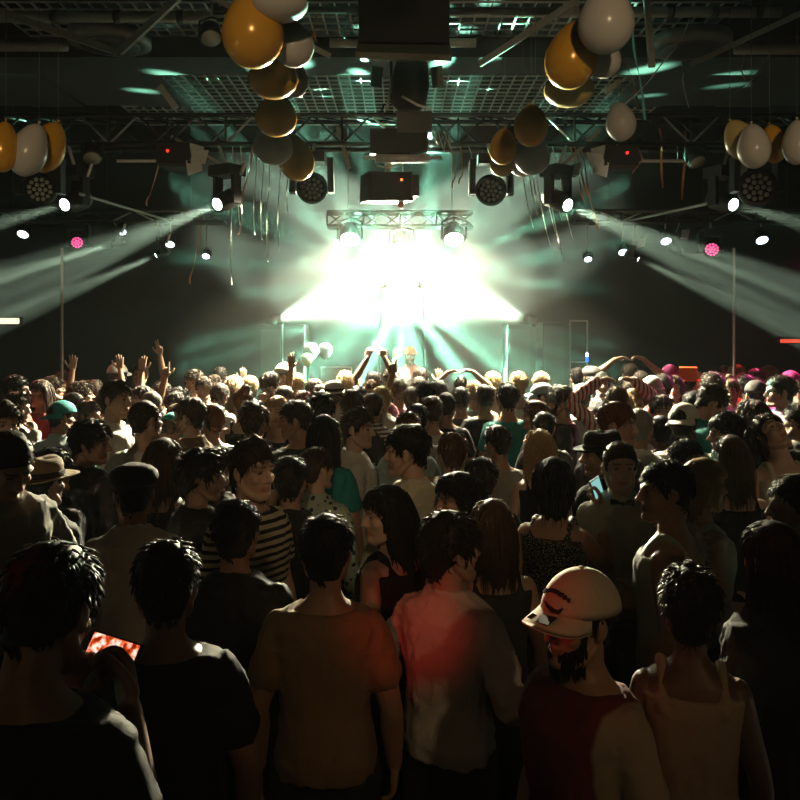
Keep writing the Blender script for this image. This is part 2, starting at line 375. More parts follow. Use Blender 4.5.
# ------------------------------------------------------------------ lamps and fixtures
def hang(p):            # the point of the rig a fixture at p hangs from
    p = Vector(p)
    if p.y < 7.6: return Vector((p.x, p.y, ZC))
    if p.y < 9: return Vector((p.x, 8.25, at(0, 144, 8.25).z))
    if abs(p.x) < 1.0: return Vector((p.x, 10.98, at(0, 226, 10.98).z))
    return Vector((p.x, 10.93, at(0, 222, 10.93).z))
def aim_rot(p, q):            # local -Z looks at q
    return (Vector(q) - Vector(p)).to_track_quat('-Z', 'Y').to_euler()
def wash_head(px, py, d, aim, label, r=0.125, lit=None, group='LED wash moving heads', drop=None):
    """moving head: base hung from the truss, two-armed yoke, round head with honeycomb of lenses"""
    p = at(px, py, d)
    t = thing('wash_moving_head', label, 'stage light', p, group)
    dz = drop if drop else 0.30
    MB().box((0, 0.02, dz), (0.26, 0.22, 0.10)).build('base', M_BLACK, t)
    MB().tube([(0, 0.02, dz + 0.03), hang(p) - p], 0.018, 8).build('clamp', M_STEEL, t)
    for s in (-1, 1):
        MB().bar((s * (r + 0.055), 0.02, dz), (s * (r + 0.065), 0.0, -0.05), 0.06, 0.12, (0, 1, 0)).build('yoke_arm', M_BLACK, t)
    R = (Vector(aim) - p).to_track_quat('-Z', 'Y').to_matrix()
    ax = R @ Vector((0, 0, -1))
    hd = MB().lathe([(0.06, -0.17), (r * 0.8, -0.13), (r, -0.03), (r, 0.05), (r * 0.93, 0.055), (r * 0.9, 0.03)], (0, 0, 0), ax, 24).build('lamp_head', M_BLACK, t, True)
    MB().lathe([(r * 0.97, 0.058), (r * 1.20, 0.045), (r * 1.24, 0.0), (r * 1.15, -0.07), (r * 0.97, -0.04)], (0, 0, 0), ax, 24, False).build('bezel', M_BLACK, hd, True)
    cm = lit or M_CELL
    cell = MB().lathe([(0.004, -0.004), (r * 0.145, 0.0), (r * 0.165, -0.012), (0.004, -0.014)], (0, 0, 0), (0, 0, -1), 8).mesh('lens', True); cell.materials.append(cm)
    pts = [(0, 0)] + [(0.36 * math.cos(k * PI / 3), 0.36 * math.sin(k * PI / 3)) for k in range(6)] + [(0.70 * math.cos(k * PI / 6 + 0.2), 0.70 * math.sin(k * PI / 6 + 0.2)) for k in range(12)]
    for (a, b) in pts:
        c = link('lens', cell, hd); c.matrix_local = Matrix.Translation(ax * 0.052 + R @ Vector((a * r * 1.05, b * r * 1.05, 0))) @ R.to_4x4()
    return t
wash_head(312, 188, 8.0, at(330, 420, 3.0), 'black LED wash light with honeycomb lens under left balloon chain', 0.128)
wash_head(491, 190, 8.0, at(480, 420, 3.0), 'black LED wash light with honeycomb lens right of centre', 0.128)
wash_head(40, 189, 7.75, at(-40, 330, 3.0), 'tilted LED wash light at left edge below balloons', 0.13)
wash_head(757, 187, 7.75, at(840, 330, 3.0), 'tilted LED wash light at right edge below balloons', 0.15)
M_PINKLED = mat('pink_led', (0.9, 0.2, 0.5), 0.4, emit=(1.0, 0.10, 0.36), estr=1.3)
wash_head(77, 242, 10.85, at(120, 520, 4), 'pink glowing LED wash light on the left side of the room', 0.085, M_PINKLED, 'pink LED wash lights', 0.22)
wash_head(712, 249, 10.85, at(680, 520, 4), 'pink glowing LED wash light on the right side of the room', 0.10, M_PINKLED, 'pink LED wash lights', 0.22)

def beam_head(px, py, d, aim, label, k=1.0, lamp=True):
    p = at(px, py, d); q = Vector(aim)
    t = thing('beam_moving_head', label, 'stage light', p, 'beam moving heads')
    ax = (q - p).normalized()
    up = -ax * 0.20 + Vector((0, 0.02, 0.06))
    MB().lathe([(0.07 * k, -0.34 * k), (0.10 * k, -0.28 * k), (0.105 * k, -0.14 * k), (0.085 * k, -0.05 * k), (0.08 * k, -0.005), (0.06 * k, -0.02)], (0, 0, 0), ax, 20).build('lamp_head', M_BLACK, t, True)
    MB().lathe([(0.002, -0.012), (0.062 * k, -0.012), (0.062 * k, -0.022), (0.002, -0.022)], (0, 0, 0), ax, 16).build('lens', M_LENS, t, True)
    c = -ax * 0.16 * k
    sd = ax.cross(Vector((0, 0, 1))).normalized()
    RB = Matrix((sd, Vector((0, 0, 1)).cross(sd), Vector((0, 0, 1)))).transposed()
    MB().box(c + Vector((0, 0.0, 0.30 * k)), (0.30 * k, 0.24 * k, 0.11 * k), RB).build('base', M_BLACK, t)
    for s in (-1, 1):
        MB().bar(c + sd * s * 0.135 * k + Vector((0, 0, 0.27 * k)), c + sd * s * 0.135 * k + Vector((0, 0, -0.04 * k)), 0.10 * k, 0.045 * k, sd).build('yoke_arm', M_BLACK, t)
    MB().tube([c + Vector((0, 0, 0.34 * k)), hang(p) - p], 0.018 if k > .8 else 0.010, 8).build('clamp', M_STEEL, t)
    MB().box(c + Vector((0.17 * k, -0.06, 0.31 * k)), (0.02, 0.12, 0.13), Euler((0, 0.3, 0.5)).to_matrix()).build('control_panel', M_WHITE, t)
    return t
nm = ['beam fixture with bright lens near left end of truss', 'beam fixture with bright lens at the left edge under balloons', 'small beam lamp deep at left, higher of two', 'small beam lamp deep at left, lower of two',
      'beam fixture with bright lens right of centre', 'beam fixture with bright lens at the right edge', 'small faint beam lamp deep at right, inside the wide beam', 'small beam lamp deep at right, left end of lower beam']
for (b, lab) in zip(BEAMS, nm):
    (p, d, a, da, *_r) = b
    P0 = at(p[0], p[1], d); Q0 = at(a[0], a[1], da); back = P0 - (Q0 - P0).normalized() * 0.045
    k = 1.0 if d < 9 else 0.6
    beam_head(F * back.x / back.y + 400, HZ - (back.z - CAMH) * F / back.y, back.y, Q0, lab, k)

def profile(px, py, d, s, label):
    """boxy profile spot with white shutter plates"""
    t = thing('profile_spot', label, 'stage light', at(px, py, d), 'profile spotlights')
    MB().box((0, 0, 0), (0.34, 0.30, 0.20)).build('body', M_BLACK, t)
    MB().box((0, 0, -0.115), (0.30, 0.26, 0.03)).build('vent', M_TRUSS, t)
    for k, (x, z, a) in enumerate(((0.20, 0.03, 0.35), (0.24, -0.02, 0.55), (0.19, -0.11, 0.2))):
        MB().box((s * x, -0.05, z), (0.012, 0.20, 0.15), Euler((0.2 * k, s * a, s * -0.5)).to_matrix()).build('shutter_plate', M_WHITE, t)
    MB().ball((-s * 0.05, -0.16, 0.02), 0.014, 8, 6).build('status_led', M_REDLED, t)
    MB().tube([(0, 0.03, 0.08), hang(t.location) - t.location], 0.02, 8).build('clamp', M_STEEL, t)
    return t
profile(177, 156, 8.2, 1, 'boxy spotlight with white shutter plates under truss at left')
profile(618, 158, 8.2, -1, 'boxy spotlight with white shutter plates under truss at right')
def par(px, py, d, label, col=None, k=1.0, group='small par lamps'):
    t = thing('par_lamp', label, 'stage light', at(px, py, d), group)
    ax = Vector((0, -0.62, -0.78)) if col else Vector((0.2, -0.5, -0.8))
    ax.normalize()
    MB().lathe([(0.05 * k, -0.18 * k), (0.09 * k, -0.13 * k), (0.10 * k, 0.0), (0.095 * k, 0.005)], (0, 0, 0), ax, 18).build('can', M_BLACK, t, True)
    MB().lathe([(0.002, 0.004), (0.086 * k, 0.004), (0.086 * k, 0.010), (0.002, 0.014)], (0, 0, 0), ax, 18).build('lens', col or M_CELL, t, True)
    y = MB().tube([(-0.11 * k, 0, 0), (-0.11 * k, 0.03, 0.16 * k), (0, 0.03, 0.2 * k), (0.11 * k, 0.03, 0.16 * k), (0.11 * k, 0, 0)], 0.012 * k, 6).build('yoke', M_BLACK, t)
    MB().tube([(0, 0.03, 0.2 * k), hang(t.location) - t.location], 0.012 * k, 6).build('clamp', M_STEEL, t)
    return t
M_LEDW = mat('white_blue_led', (0.8, 0.85, 1), 0.4, emit=(0.80, 0.90, 1.0), estr=3.2)
par(92, 158, 8.2, 'dark par lamp hanging from truss at far left')
par(697, 162, 8.2, 'dark par lamp hanging from truss at far right')
par(211, 38, 7.2, 'dark downlight with glass lens left of the big gold balloon')
for (px, py, k, lab) in ((23, 234, 0.85, 'small white glowing lamp at far left, outermost'), (121, 231, 0.8, 'small white glowing lamp at left, above the beams'),
                        (170, 244, 0.72, 'small white glowing lamp at left, below main beam'), (206, 256, 0.6, 'small white glowing lamp at left, nearest the stage'),
                        (588, 259, 0.6, 'small white glowing lamp at right, nearest the stage'), (623, 252, 0.7, 'small white glowing lamp at right, below main beam'),
                        (666, 241, 0.8, 'small white glowing lamp at right, just above the beams'), (762, 240, 0.9, 'small white glowing lamp at far right, outermost')):
    par(px, py, 10.9, lab, M_LEDW, k, 'white LED lamps on the rear truss')
# stage bar lamps
M_BLIND = mat('stage_lens', (1, 1, 0.9), 0.3, emit=(1.0, 1.0, 0.82), estr=10)
for (px, py, lab) in ((350, 239, 'stage wash lamp on short bar, left one in the glare'), (454, 239, 'stage wash lamp on short bar, right one in the glare'), (402, 248, 'stage wash lamp in the middle of the glare')):
    par(px, py, 10.95, lab, M_BLIND, 1.5, 'stage lamps in the glare')
for (p, d, a, da, lab) in ((STAGE[0][0], STAGE[0][1], STAGE[0][2], STAGE[0][3], 'beam lamp on top of the left loudspeaker tower'), (STAGE[1][0], STAGE[1][1], STAGE[1][2], STAGE[1][3], 'beam lamp on top of the right loudspeaker tower')):
    P0 = at(p[0], p[1], d); Q0 = at(a[0], a[1], da); bk = P0 - (Q0 - P0).normalized() * 0.06
    t = thing('tower_lamp', lab, 'stage light', bk, 'lamps on the towers')
    ax = (Q0 - P0).normalized()
    MB().lathe([(0.05, -0.16), (0.075, -0.1), (0.075, 0.0), (0.06, -0.01)], (0, 0, 0), ax, 16).build('lamp_head', M_BLACK, t, True)
    MB().lathe([(0.002, -0.005), (0.058, -0.005), (0.058, -0.012), (0.002, -0.012)], (0, 0, 0), ax, 16).build('lens', M_LENS, t, True)
    MB().box((0, 0, -0.06), (0.16, 0.16, 0.04)).build('base', M_BLACK, t)
for k, (p, d, a, da, *_r) in enumerate(STAGE[5:7]):
    P0 = at(p[0], p[1], d); Q0 = at(a[0], a[1], da); bk = P0 - (Q0 - P0).normalized() * 0.06
    t = thing('blinder_lamp', ('left', 'right')[k] + ' blinder lamp on a stand inside the white glare', 'stage light', bk, 'blinder lamps in the glare')
    ax = (Q0 - P0).normalized()
    MB().lathe([(0.06, -0.18), (0.10, -0.1), (0.10, 0.0), (0.09, -0.01)], (0, 0, 0), ax, 16).build('lamp_head', M_BLACK, t, True)
    MB().lathe([(0.002, -0.005), (0.088, -0.005), (0.088, -0.012), (0.002, -0.012)], (0, 0, 0), ax, 16).build('lens', M_BLIND, t, True)
    MB().tube([(0, 0.08, -0.08), (0, 0.08, 0.3 - bk.z)], 0.02, 8).build('stand', M_BLACK, t)
# central hanging cluster
t = thing('hanging_box', 'large black box hanging over the dance floor at top centre', 'equipment', at(404, 30, 6.6))
MB().box((0, 0.15, 0.12), (0.74, 0.5, 0.50)).build('cabinet', M_BLACK, t)
MB().box((0, -0.02, -0.15), (0.76, 0.62, 0.05), Euler((0.55, 0.03, 0)).to_matrix()).build('lower_panel', mat('grey_panel', (0.10, 0.095, 0.075), 0.4), t)
for s in (-1, 1): MB().tube([(s * 0.28, 0.15, 0.37), (s * 0.28, 0.15, 0.95)], 0.012, 6).build('hanging_rod', M_STEEL, t)
t = thing('chain_hoist', 'black chain hoist with loose cables between box and truss', 'hoist', at(407, 84, 7.8))
MB().lathe([(0.10, -0.26), (0.17, -0.2), (0.19, 0.0), (0.16, 0.2), (0.08, 0.26)], (0.03, 0, 0), (0.1, 0, 1), 16).build('motor', M_BLACK, t, True)
MB().tube([(-0.16, -0.05, 0.3), (-0.15, -0.05, 0), (-0.19, -0.05, -0.25)], 0.014, 6).build('chain', M_ALU, t, True)
MB().tube([(-0.05, -0.18, -0.17), (0.1, -0.2, -0.26), (0.24, -0.2, -0.30)], 0.012, 6).build('cable', M_WHITE, t, True)
MB().tube([(-0.22, -0.02, -0.2), (-0.27, -0.05, -0.33), (-0.18, -0.05, -0.36)], 0.01, 6).build('cable', M_BLACK, t, True)
for s, a in ((-1, 0.5), (1, -0.5)):
    MB().box((s * 0.30, 0.1, 0.10), (0.12, 0.02, 0.2), Euler((0.2, 0, a)).to_matrix()).build('side_plate', mat('grey_plate', (0.22, 0.24, 0.2), 0.5), t)
t = thing('dimmer_rack', 'black dimmer box with pale tube bar under the truss centre', 'equipment', at(401, 144, 7.9))
MB().box((-0.02, 0, 0), (0.56, 0.3, 0.24)).build('case', M_BLACK, t)
MB().box((0.13, -0.02, 0.18), (0.34, 0.3, 0.2)).build('upper_case', M_TRUSS, t)
MB().tube([(-0.37, -0.08, -0.15), (0.40, -0.08, -0.15)], 0.018, 8).build('bar', M_ALU, t, True)
MB().tube([(-0.25, -0.09, -0.16), (0.28, -0.09, -0.16)], 0.042, 10).build('tube_lamp', M_STEEL, t, True)
for k in range(5):
    MB().tube([(0.30 + 0.03 * k, -0.1, 0.1 + 0.04 * (k % 2)), (0.36 + 0.03 * k, -0.12, -0.04 - 0.03 * (k % 3)), (0.42 + 0.01 * k, -0.1, 0.06)], 0.007, 5).build('cable', M_TRUSS if k % 2 else M_ALU, t, True)
t = thing('projector', 'boxy black projector with red indicator hanging at centre', 'projector', at(386, 188, 7.7))
MB().box((0, 0, 0), (0.44, 0.4, 0.27), Euler((0.06, -0.03, 0.25)).to_matrix(), 0.95).build('body', M_BLACK, t)
MB().box((0.245, 0, 0), (0.07, 0.3, 0.20), Euler((0, 0, 0.25)).to_matrix()).build('rear_panel', M_TRUSS, t)
MB().ball((0.15, -0.20, 0.045), 0.012, 8, 6).build('indicator', mat('orange_led', (1, .2, .05), .4, emit=(1, 0.12, 0.02), estr=5), t)
MB().tube([(0.02, 0, 0.13), (0.02, 0, 0.24)], 0.03, 8).build('bracket', M_ALU, t)
MB().tube([(-0.08, -0.08, 0.2), (0.04, -0.1, 0.17), (0.14, -0.08, 0.22)], 0.01, 6).build('cable', M_ALU, t, True)
rt = MB().box((0, 0, 0), (0.055, 0.004, 0.075), Euler((0.1, 0.3, 0.4)).to_matrix()).build('paper_tag', mat('red_paper', (0.45, 0.10, 0.08), 0.7)); rt.location = at(401, 203.5, 7.68)
tag(rt, 'small red paper tag hanging below the projector', 'tag')
# wall lamps at the edges
M_WARM = mat('warm_lamp', (0.9, 0.8, 0.6), 0.4, emit=(1.0, 0.78, 0.5), estr=1.6); M_SIGN = mat('red_sign', (0.8, 0.2, 0.1), 0.4, emit=(1.0, 0.10, 0.05), estr=0.9)
t = thing('wall_lamp', 'warm white tube lamp glowing at the left edge', 'lamp', at(5, 321, 9.6))
MB().tube([(-0.1, 0, 0), (0.16, 0, 0)], 0.035, 10).build('tube', M_WARM, t, True); MB().box((0.03, 0.05, 0), (0.3, 0.05, 0.1)).build('bracket', M_BLACK, t)
t = thing('exit_light', 'dim red lit sign at the right edge', 'sign', at(790, 341, 9.6))
MB().box((0, 0, 0), (0.22, 0.05, 0.04)).build('panel', M_SIGN, t); MB().box((0, 0.03, 0.01), (0.26, 0.03, 0.09)).build('housing', M_BLACK, t)
t = thing('standby_light', 'tiny blue and white standby light beside the right tower', 'lamp', at(587, 357, 10.78))
MB().box((0, 0, 0.03), (0.03, 0.03, 0.05)).build('white_led', M_LEDW, t); MB().box((0, 0, -0.035), (0.035, 0.03, 0.06)).build('blue_led', mat('blue_led', (.05, .1, .8), .4, emit=(0.05, 0.2, 1.0), estr=1.5), t)

# ------------------------------------------------------------------ balloons
M_GOLDB = mat('gold_balloon', (0.80, 0.40, 0.035), 0.22, 0.12, 0.06)
M_PALEB = mat('pale_gold_balloon', (0.72, 0.54, 0.20), 0.25, 0.1, 0.06)
M_WHITEB = mat('white_balloon', (0.66, 0.62, 0.56), 0.25, 0.0, 0.05)
def balloon_mesh():
    prof = []
    for i in range(25):
        a = PI * i / 24; r = math.sin(a); z = math.cos(a)
        if z < 0: z *= 1.28; r *= 1 - 0.16 * (-math.cos(a)) ** 1.2
        prof.append((max(r, 0.0), z))
    prof = prof[:-1] + [(0.05, -1.26), (0.035, -1.30)]
    return MB().lathe(prof, (0, 0, 0), (0, 0, 1), 28).mesh('balloon_skin', True), MB().lathe([(0.03, -1.28), (0.06, -1.33), (0.10, -1.40), (0.02, -1.39)], (0, 0, 0), (0, 0, 1), 12).mesh('balloon_knot', True)
BALL, KNOT = balloon_mesh()
RIBC = mat('balloon_string', (0.12, 0.11, 0.10), 0.6)
def balloon(px, py, rx, ry, d, kind, label, group, tilt=(PI, 0, 0)):
    m = {'g': M_GOLDB, 'w': M_WHITEB, 'p': M_PALEB}[kind]
    s = rx / F * d
    t = thing('balloon', label, 'balloon', at(px, py, d), group)
    sz = ry / F * d / 1.12
    b = link('skin', BALL, t, m); b.scale = (s, s, sz); b.rotation_euler = tilt
    k = link('knot', KNOT, t, m); k.scale = (s, s, sz); k.rotation_euler = tilt
    kn = Euler(tilt).to_matrix() @ Vector((0, 0, -1.36 * sz))
    MB().tube([kn, Vector((kn.x, kn.y, (ZC if tilt[0] > 1 else 1.0) - t.location.z))], 0.0016, 4).build('string', RIBC, t)
    return t
GA, GB, GC, GD, GE = 'balloon chain left of centre', 'balloon cluster at upper right', 'balloon bunch right of centre', 'balloons at the left edge', 'balloons at the right edge'
UP = PI
for a in [
    (280, 3, 28, 20, 3.9, 'w', 'white balloon at the very top of the left chain', GA, (UP, 0, 0)),
    (253, 34, 31, 38, 4.0, 'g', 'largest gold balloon in the left chain', GA, (UP + 0.2, 0.15, 0)),
    (293, 46, 21, 24, 4.3, 'w', 'white balloon half hidden right of the largest gold one', GA, (UP, -0.4, 0)),
    (294, 80, 14, 20, 5.0, 'w', 'white balloon mostly hidden behind the second gold balloon', GA, (UP, -0.2, 0)),
    (273, 79, 25, 22, 4.6, 'g', 'second gold balloon from the top of left chain', GA, (UP, 0, 0)),
    (276, 118, 21, 21, 5.6, 'g', 'round gold balloon in front of the truss, left chain', GA, (UP, 0.1, 0)),
    (273, 147, 20, 20, 6.2, 'w', 'white balloon near the lower end of left chain', GA, (UP, 0.2, 0)),
    (296, 160, 18, 24, 6.6, 'g', 'lowest gold balloon of the left chain by wash light', GA, (UP, -0.35, 0)),
    (606, 24, 28, 33, 4.0, 'w', 'largest white balloon at upper right', GB, (UP, 0.05, 0)),
    (571, 59, 26, 34, 4.3, 'g', 'large gold balloon beside the largest white one', GB, (UP, 0.25, 0)),
    (569, 90, 25, 19, 4.7, 'p', 'paler gold balloon under the large gold one', GB, (UP, 0, 0)),
    (604, 62, 17, 18, 4.6, 'w', 'white balloon peeking out below the largest white one', GB, (UP, 0.3, 0)),
    (531, 128, 17, 21, 6.0, 'g', 'topmost gold balloon of the bunch right of centre', GC, (UP, 0, 0)),
    (503, 149, 14, 18, 6.3, 'g', 'bright gold balloon at left of the bunch right of centre', GC, (UP, 0.1, 0)),
    (502, 165, 12, 13, 6.7, 'p', 'dull gold balloon lowest in the bunch right of centre', GC, (UP, 0, 0)),
    (532, 157, 18, 20, 6.4, 'w', 'white balloon under topmost gold one, right of centre', GC, (UP, 0.15, 0)),
    (523, 166, 14, 12, 6.9, 'w', 'white balloon tucked lowest behind another white one', GC, (UP, 0, 0)),
    (621, 124, 15, 19, 6.2, 'w', 'lone white balloon in front of truss at right', GB, (UP, -0.15, 0)),
    (3, 150, 15, 25, 5.0, 'g', 'gold balloon cut off by the left edge', GD, (UP, 0.1, 0)),
    (28, 153, 18, 27, 5.1, 'w', 'white balloon between two gold ones at left edge', GD, (UP, 0.35, 0)),
    (46, 150, 18, 26, 5.3, 'g', 'gold balloon right of the white one at left edge', GD, (UP, 0.4, 0)),
    (742, 142, 16, 21, 5.2, 'p', 'pale gold balloon leftmost at the right edge group', GE, (UP, -0.5, 0)),
    (754, 149, 16, 22, 5.0, 'w', 'white balloon between pale and deep gold at right edge', GE, (UP, -0.1, 0)),
    (774, 146, 13, 19, 5.2, 'g', 'deep gold balloon in the right edge group', GE, (UP, -0.2, 0)),
    (797, 145, 14, 22, 4.9, 'w', 'white balloon cut off by the right edge', GE, (UP, 0, 0)),
    (311, 351, 8, 9, 10.3, 'w', 'white balloon held above the booth, left one', 'small balloons by the booth', (0, 0.1, 0)),
    (325, 350, 7.5, 8, 10.4, 'w', 'white balloon held above the booth, right one', 'small balloons by the booth', (0, -0.1, 0)),
    (307, 359, 6, 6.5, 10.2, 'p', 'pale gold balloon below two white ones by the booth', 'small balloons by the booth', (0, 0.2, 0))]:
    balloon(*a)

# streamers: ribbons hanging from truss and balloons
random.seed(5)
RIB = {'o': mat('orange_ribbon', (0.50, 0.20, 0.06), 0.5), 't': mat('teal_ribbon', (0.10, 0.45, 0.42), 0.5), 'c': mat('clear_ribbon', (0.80, 0.82, 0.76), 0.3), 'p': mat('pink_ribbon', (0.50, 0.25, 0.18), 0.5)}
def ribbon(pts, d, kind, label, wpx=1.6, loops=0):
    P = [at(x, y, d) for x, y in pts]; Q = []
    for i in range(len(P) - 1):
        for k in range(6):
            f = k / 6; Q.append(P[i].lerp(P[i + 1], f) + Vector((math.sin((i + f) * 3.1) * 0.012, math.cos((i + f) * 2.3) * 0.02, 0)))
    Q.append(P[-1]); w_ = wpx / F * d / 2; rings = []
    for i, q in enumerate(Q):
        a = i * 0.35; dx = Vector((math.cos(a) * w_, math.sin(a) * w_, 0)); n_ = Vector((-math.sin(a), math.cos(a), 0)) * 0.0015
        rings.append([q - dx - n_, q + dx - n_, q + dx + n_, q - dx + n_])
    o = MB().rings(rings).build('ribbon', RIB[kind]); 
    c = P[0]; o.data.transform(Matrix.Translation(-c)); o.location = c
    return tag(o, label, 'ribbon', 'party ribbons hanging from the rig')
for a in [
    ([(628, -12), (632, 30), (638, 70), (645, 120)], 4.6, 't', 'teal ribbon hanging beside the largest white balloon', 2.2),
    ([(690, 18), (676, 48), (650, 80), (622, 106)], 6.6, 'c', 'pale cord drooping to the lone white balloon', 1.5),
    ([(621, 57), (634, 84), (639, 108)], 8.5, 'o', 'curled orange ribbon above the lone white balloon', 2.4),
    ([(683, 57), (682, 80), (689, 108)], 8.5, 'c', 'pale curling cord above the truss at right', 1.5),
    ([(745, 51), (740, 70), (748, 84), (760, 70), (772, 52)], 8.2, 'o', 'thin orange cord looping under the right ceiling duct', 1.0),
    ([(660, 128), (661, 150), (663, 188)], 8.25, 'o', 'straight orange ribbon below truss, right of lone white balloon', 2.2),
    ([(686, 130), (685, 160), (682, 200)], 8.25, 'o', 'orange ribbon below truss beside the far right par lamp', 2.2),
    ([(636, 144), (642, 160), (632, 174)], 8.25, 'p', 'pale orange curl hanging under the right spotlight', 3.0),
    ([(574, 144), (582, 178), (590, 200), (598, 230)], 8.25, 'o', 'long orange ribbon trailing beside the right beam fixture', 1.8),
    ([(580, 144), (586, 178), (594, 214)], 8.25, 'p', 'pink ribbon trailing beside the right beam fixture', 1.6),
    ([(570, 144), (580, 186), (586, 206)], 8.25, 'o', 'short orange ribbon trailing beside the right beam fixture', 1.4),
    ([(252, 144), (247, 180), (242, 205), (238, 235)], 8.25, 'p', 'long pink ribbon trailing beside the left beam fixture', 2.0),
    ([(200, 224), (193, 270), (190, 284)], 10.93, 'o', 'short orange ribbon hanging low at left', 1.6),
    ([(162, 144), (150, 196), (147, 206)], 8.25, 'p', 'dim pink ribbon below the left spotlight', 1.6),
    ([(346, 10), (345, 28), (344, 38)], 7.5, 't', 'short teal ribbon right of the top white balloon', 2.0),
    ([(315, 10), (314, 28), (317, 42)], 7.5, 'o', 'thin orange ribbon right of the top white balloon', 1.4),
    ([(556, 11), (560, 30), (562, 40)], 7.5, 't', 'teal ribbon knotted above the large gold balloon', 3.0),
    ([(528, 166), (534, 186), (540, 205)], 7.0, 'p', 'pink ribbon tail below the bunch right of centre', 1.4),
    ([(450, 144), (455, 178), (452, 188)], 8.25, 'o', 'small orange curl of ribbon right of projector', 1.6),
    ([(460, 144), (462, 176), (459, 184)], 8.25, 'o', 'small orange loop of ribbon left of right wash light', 1.6)]:
    ribbon(*a)
CLEAR = [(268, 262, 'longest pale streamer under the lowest left balloons'), (255, 235, 'pale streamer left of the lowest left balloons'), (279, 250, 'pale streamer just left of the left wash light'), (240, 225, 'short pale streamer right of the left beam fixture'),
      (288, 212, 'short pale streamer touching the left wash light'), (262, 240, 'pale streamer between two longer ones at left'), (232, 285, 'long thin streamer hanging low right of left beam fixture'),
      (522, 215, 'short pale streamer right of the right wash light'), (528, 245, 'slanting pale streamer below the bunch right of centre'), (536, 232, 'slanting pale streamer near the white balloon bunch'), (545, 220, 'pale streamer left of the right beam fixture'),
      (552, 240, 'slanting pale streamer nearest the right beam fixture'), (515, 228, 'pale streamer hugging the right wash light'), (538, 262, 'longest slanting pale streamer at right'), (468, 178, 'short pale streamer left of the right wash light')]
for i, (x, y1, lab) in enumerate(CLEAR):
    slant = 0.0 if x < 400 else 0.22; y0 = 144
    ribbon([(x, y0), (x + (y1 - y0) * slant * 0.5, (y0 + y1) / 2), (x + (y1 - y0) * slant, y1)], 8.25, 'c', lab, 0.9)

# ------------------------------------------------------------------ people: bodies grown from a posed skeleton
V3 = lambda *a: np.array(a, float)
def nrm(a): return a / (np.linalg.norm(a) + 1e-9)
def rings_np(mb, rings): mb.rings([[tuple(p) for p in r] for r in rings], True)
def chain(mb, pts, rad, n=10, sub=3):
    """rounded tapered limb through pts"""
    pts = [np.array(p, float) for p in pts]; P = []; R = []
    m = len(pts)
    for i in range(m - 1):
        p0 = pts[max(i - 1, 0)]; p1 = pts[i]; p2 = pts[i + 1]; p3 = pts[min(i + 2, m - 1)]
        for k in range(sub):
            t = k / sub
            if m > 2:
                q = 0.5 * (2 * p1 + (p2 - p0) * t + (2 * p0 - 5 * p1 + 4 * p2 - p3) * t * t + (3 * p1 - p0 - 3 * p2 + p3) * t ** 3)
            else: q = p1 + (p2 - p1) * t
            P.append(q); R.append(rad[i] + (rad[i + 1] - rad[i]) * t)
    P.append(pts[-1]); R.append(rad[-1])
    d0 = nrm(P[1] - P[0]); d1 = nrm(P[-1] - P[-2])
    P = [P[0] - d0 * R[0] * 0.85, P[0] - d0 * R[0] * 0.5] + P + [P[-1] + d1 * R[-1] * 0.5, P[-1] + d1 * R[-1] * 0.85]
    R = [R[0] * 0.5, R[0] * 0.86] + R + [R[-1] * 0.86, R[-1] * 0.5]
    mb.tube([tuple(p) for p in P], R, n)
def ell(mb, c, r, M=None, n=18, m=12):
    rings = []
    for j in range(m + 1):
        a = PI * j / m; sa = max(math.sin(a), 0.02); ring = []
        for k in range(n):
            p = V3(r[0] * sa * math.cos(2 * PI * k / n), r[1] * sa * math.sin(2 * PI * k / n), -r[2] * math.cos(a)) 
            p = p + np.array(c, float)
            if M is not None: p = M(p)
            ring.append(p)
        rings.append(ring)
    rings_np(mb, rings)

def hand(mb, w, d, n, kind):
    w = np.array(w, float); d = nrm(np.array(d, float)); n = np.array(n, float); n = nrm(n - d * n.dot(d)); s = np.cross(d, n)
    curl = {'open': (6, 6, 6, 6), 'relaxed': (24, 26, 28, 30), 'fist': (78, 80, 80, 80), 'point': (2, 80, 80, 80), 'two': (3, 5, 80, 80), 'grip': (42, 44, 46, 48)}[kind]
    spread = {'open': 0.16, 'two': 0.14}.get(kind, 0.03)
    offs = (0.030, 0.010, -0.010, -0.028); kn = (0.086, 0.090, 0.085, 0.076); ln = (0.072, 0.080, 0.074, 0.058)
    for i in range(4):
        k0 = w + d * kn[i] + s * offs[i]
        chain(mb, [w + s * offs[i] * 0.55, w + d * kn[i] * 0.5 + s * offs[i] * 0.85, k0], [0.0135, 0.0145, 0.0115], 8, 2)
        dr = nrm(d + s * (offs[i] / 0.03) * spread); pts = [k0]; a = 0.0
        for j, f in enumerate((0.46, 0.30, 0.24)):
            a += math.radians(curl[i]) * (0.8 if j == 0 else 1.0)
            pts.append(pts[-1] + (dr * math.cos(a) + n * math.sin(a)) * ln[i] * f)
        chain(mb, pts, [0.0105, 0.0098, 0.009, 0.0082], 8, 2)
    th = (s * 0.75 + d * 0.6) if kind in ('open', 'relaxed') else (s * 0.45 + d * 0.6 + n * 0.5)
    th = nrm(th); b = w + d * 0.022 + s * 0.024
    t2 = b + th * 0.045; t3 = t2 + nrm(th + d * 0.5 + (n * 0.7 if kind != 'open' else 0 * n)) * 0.034
    chain(mb, [b, t2, t3, t3 + nrm(th * 0.4 + d + (n * 0.8 if kind in ('fist', 'point', 'two', 'grip') else 0 * n)) * 0.022], [0.016, 0.0125, 0.011, 0.009], 8, 2)

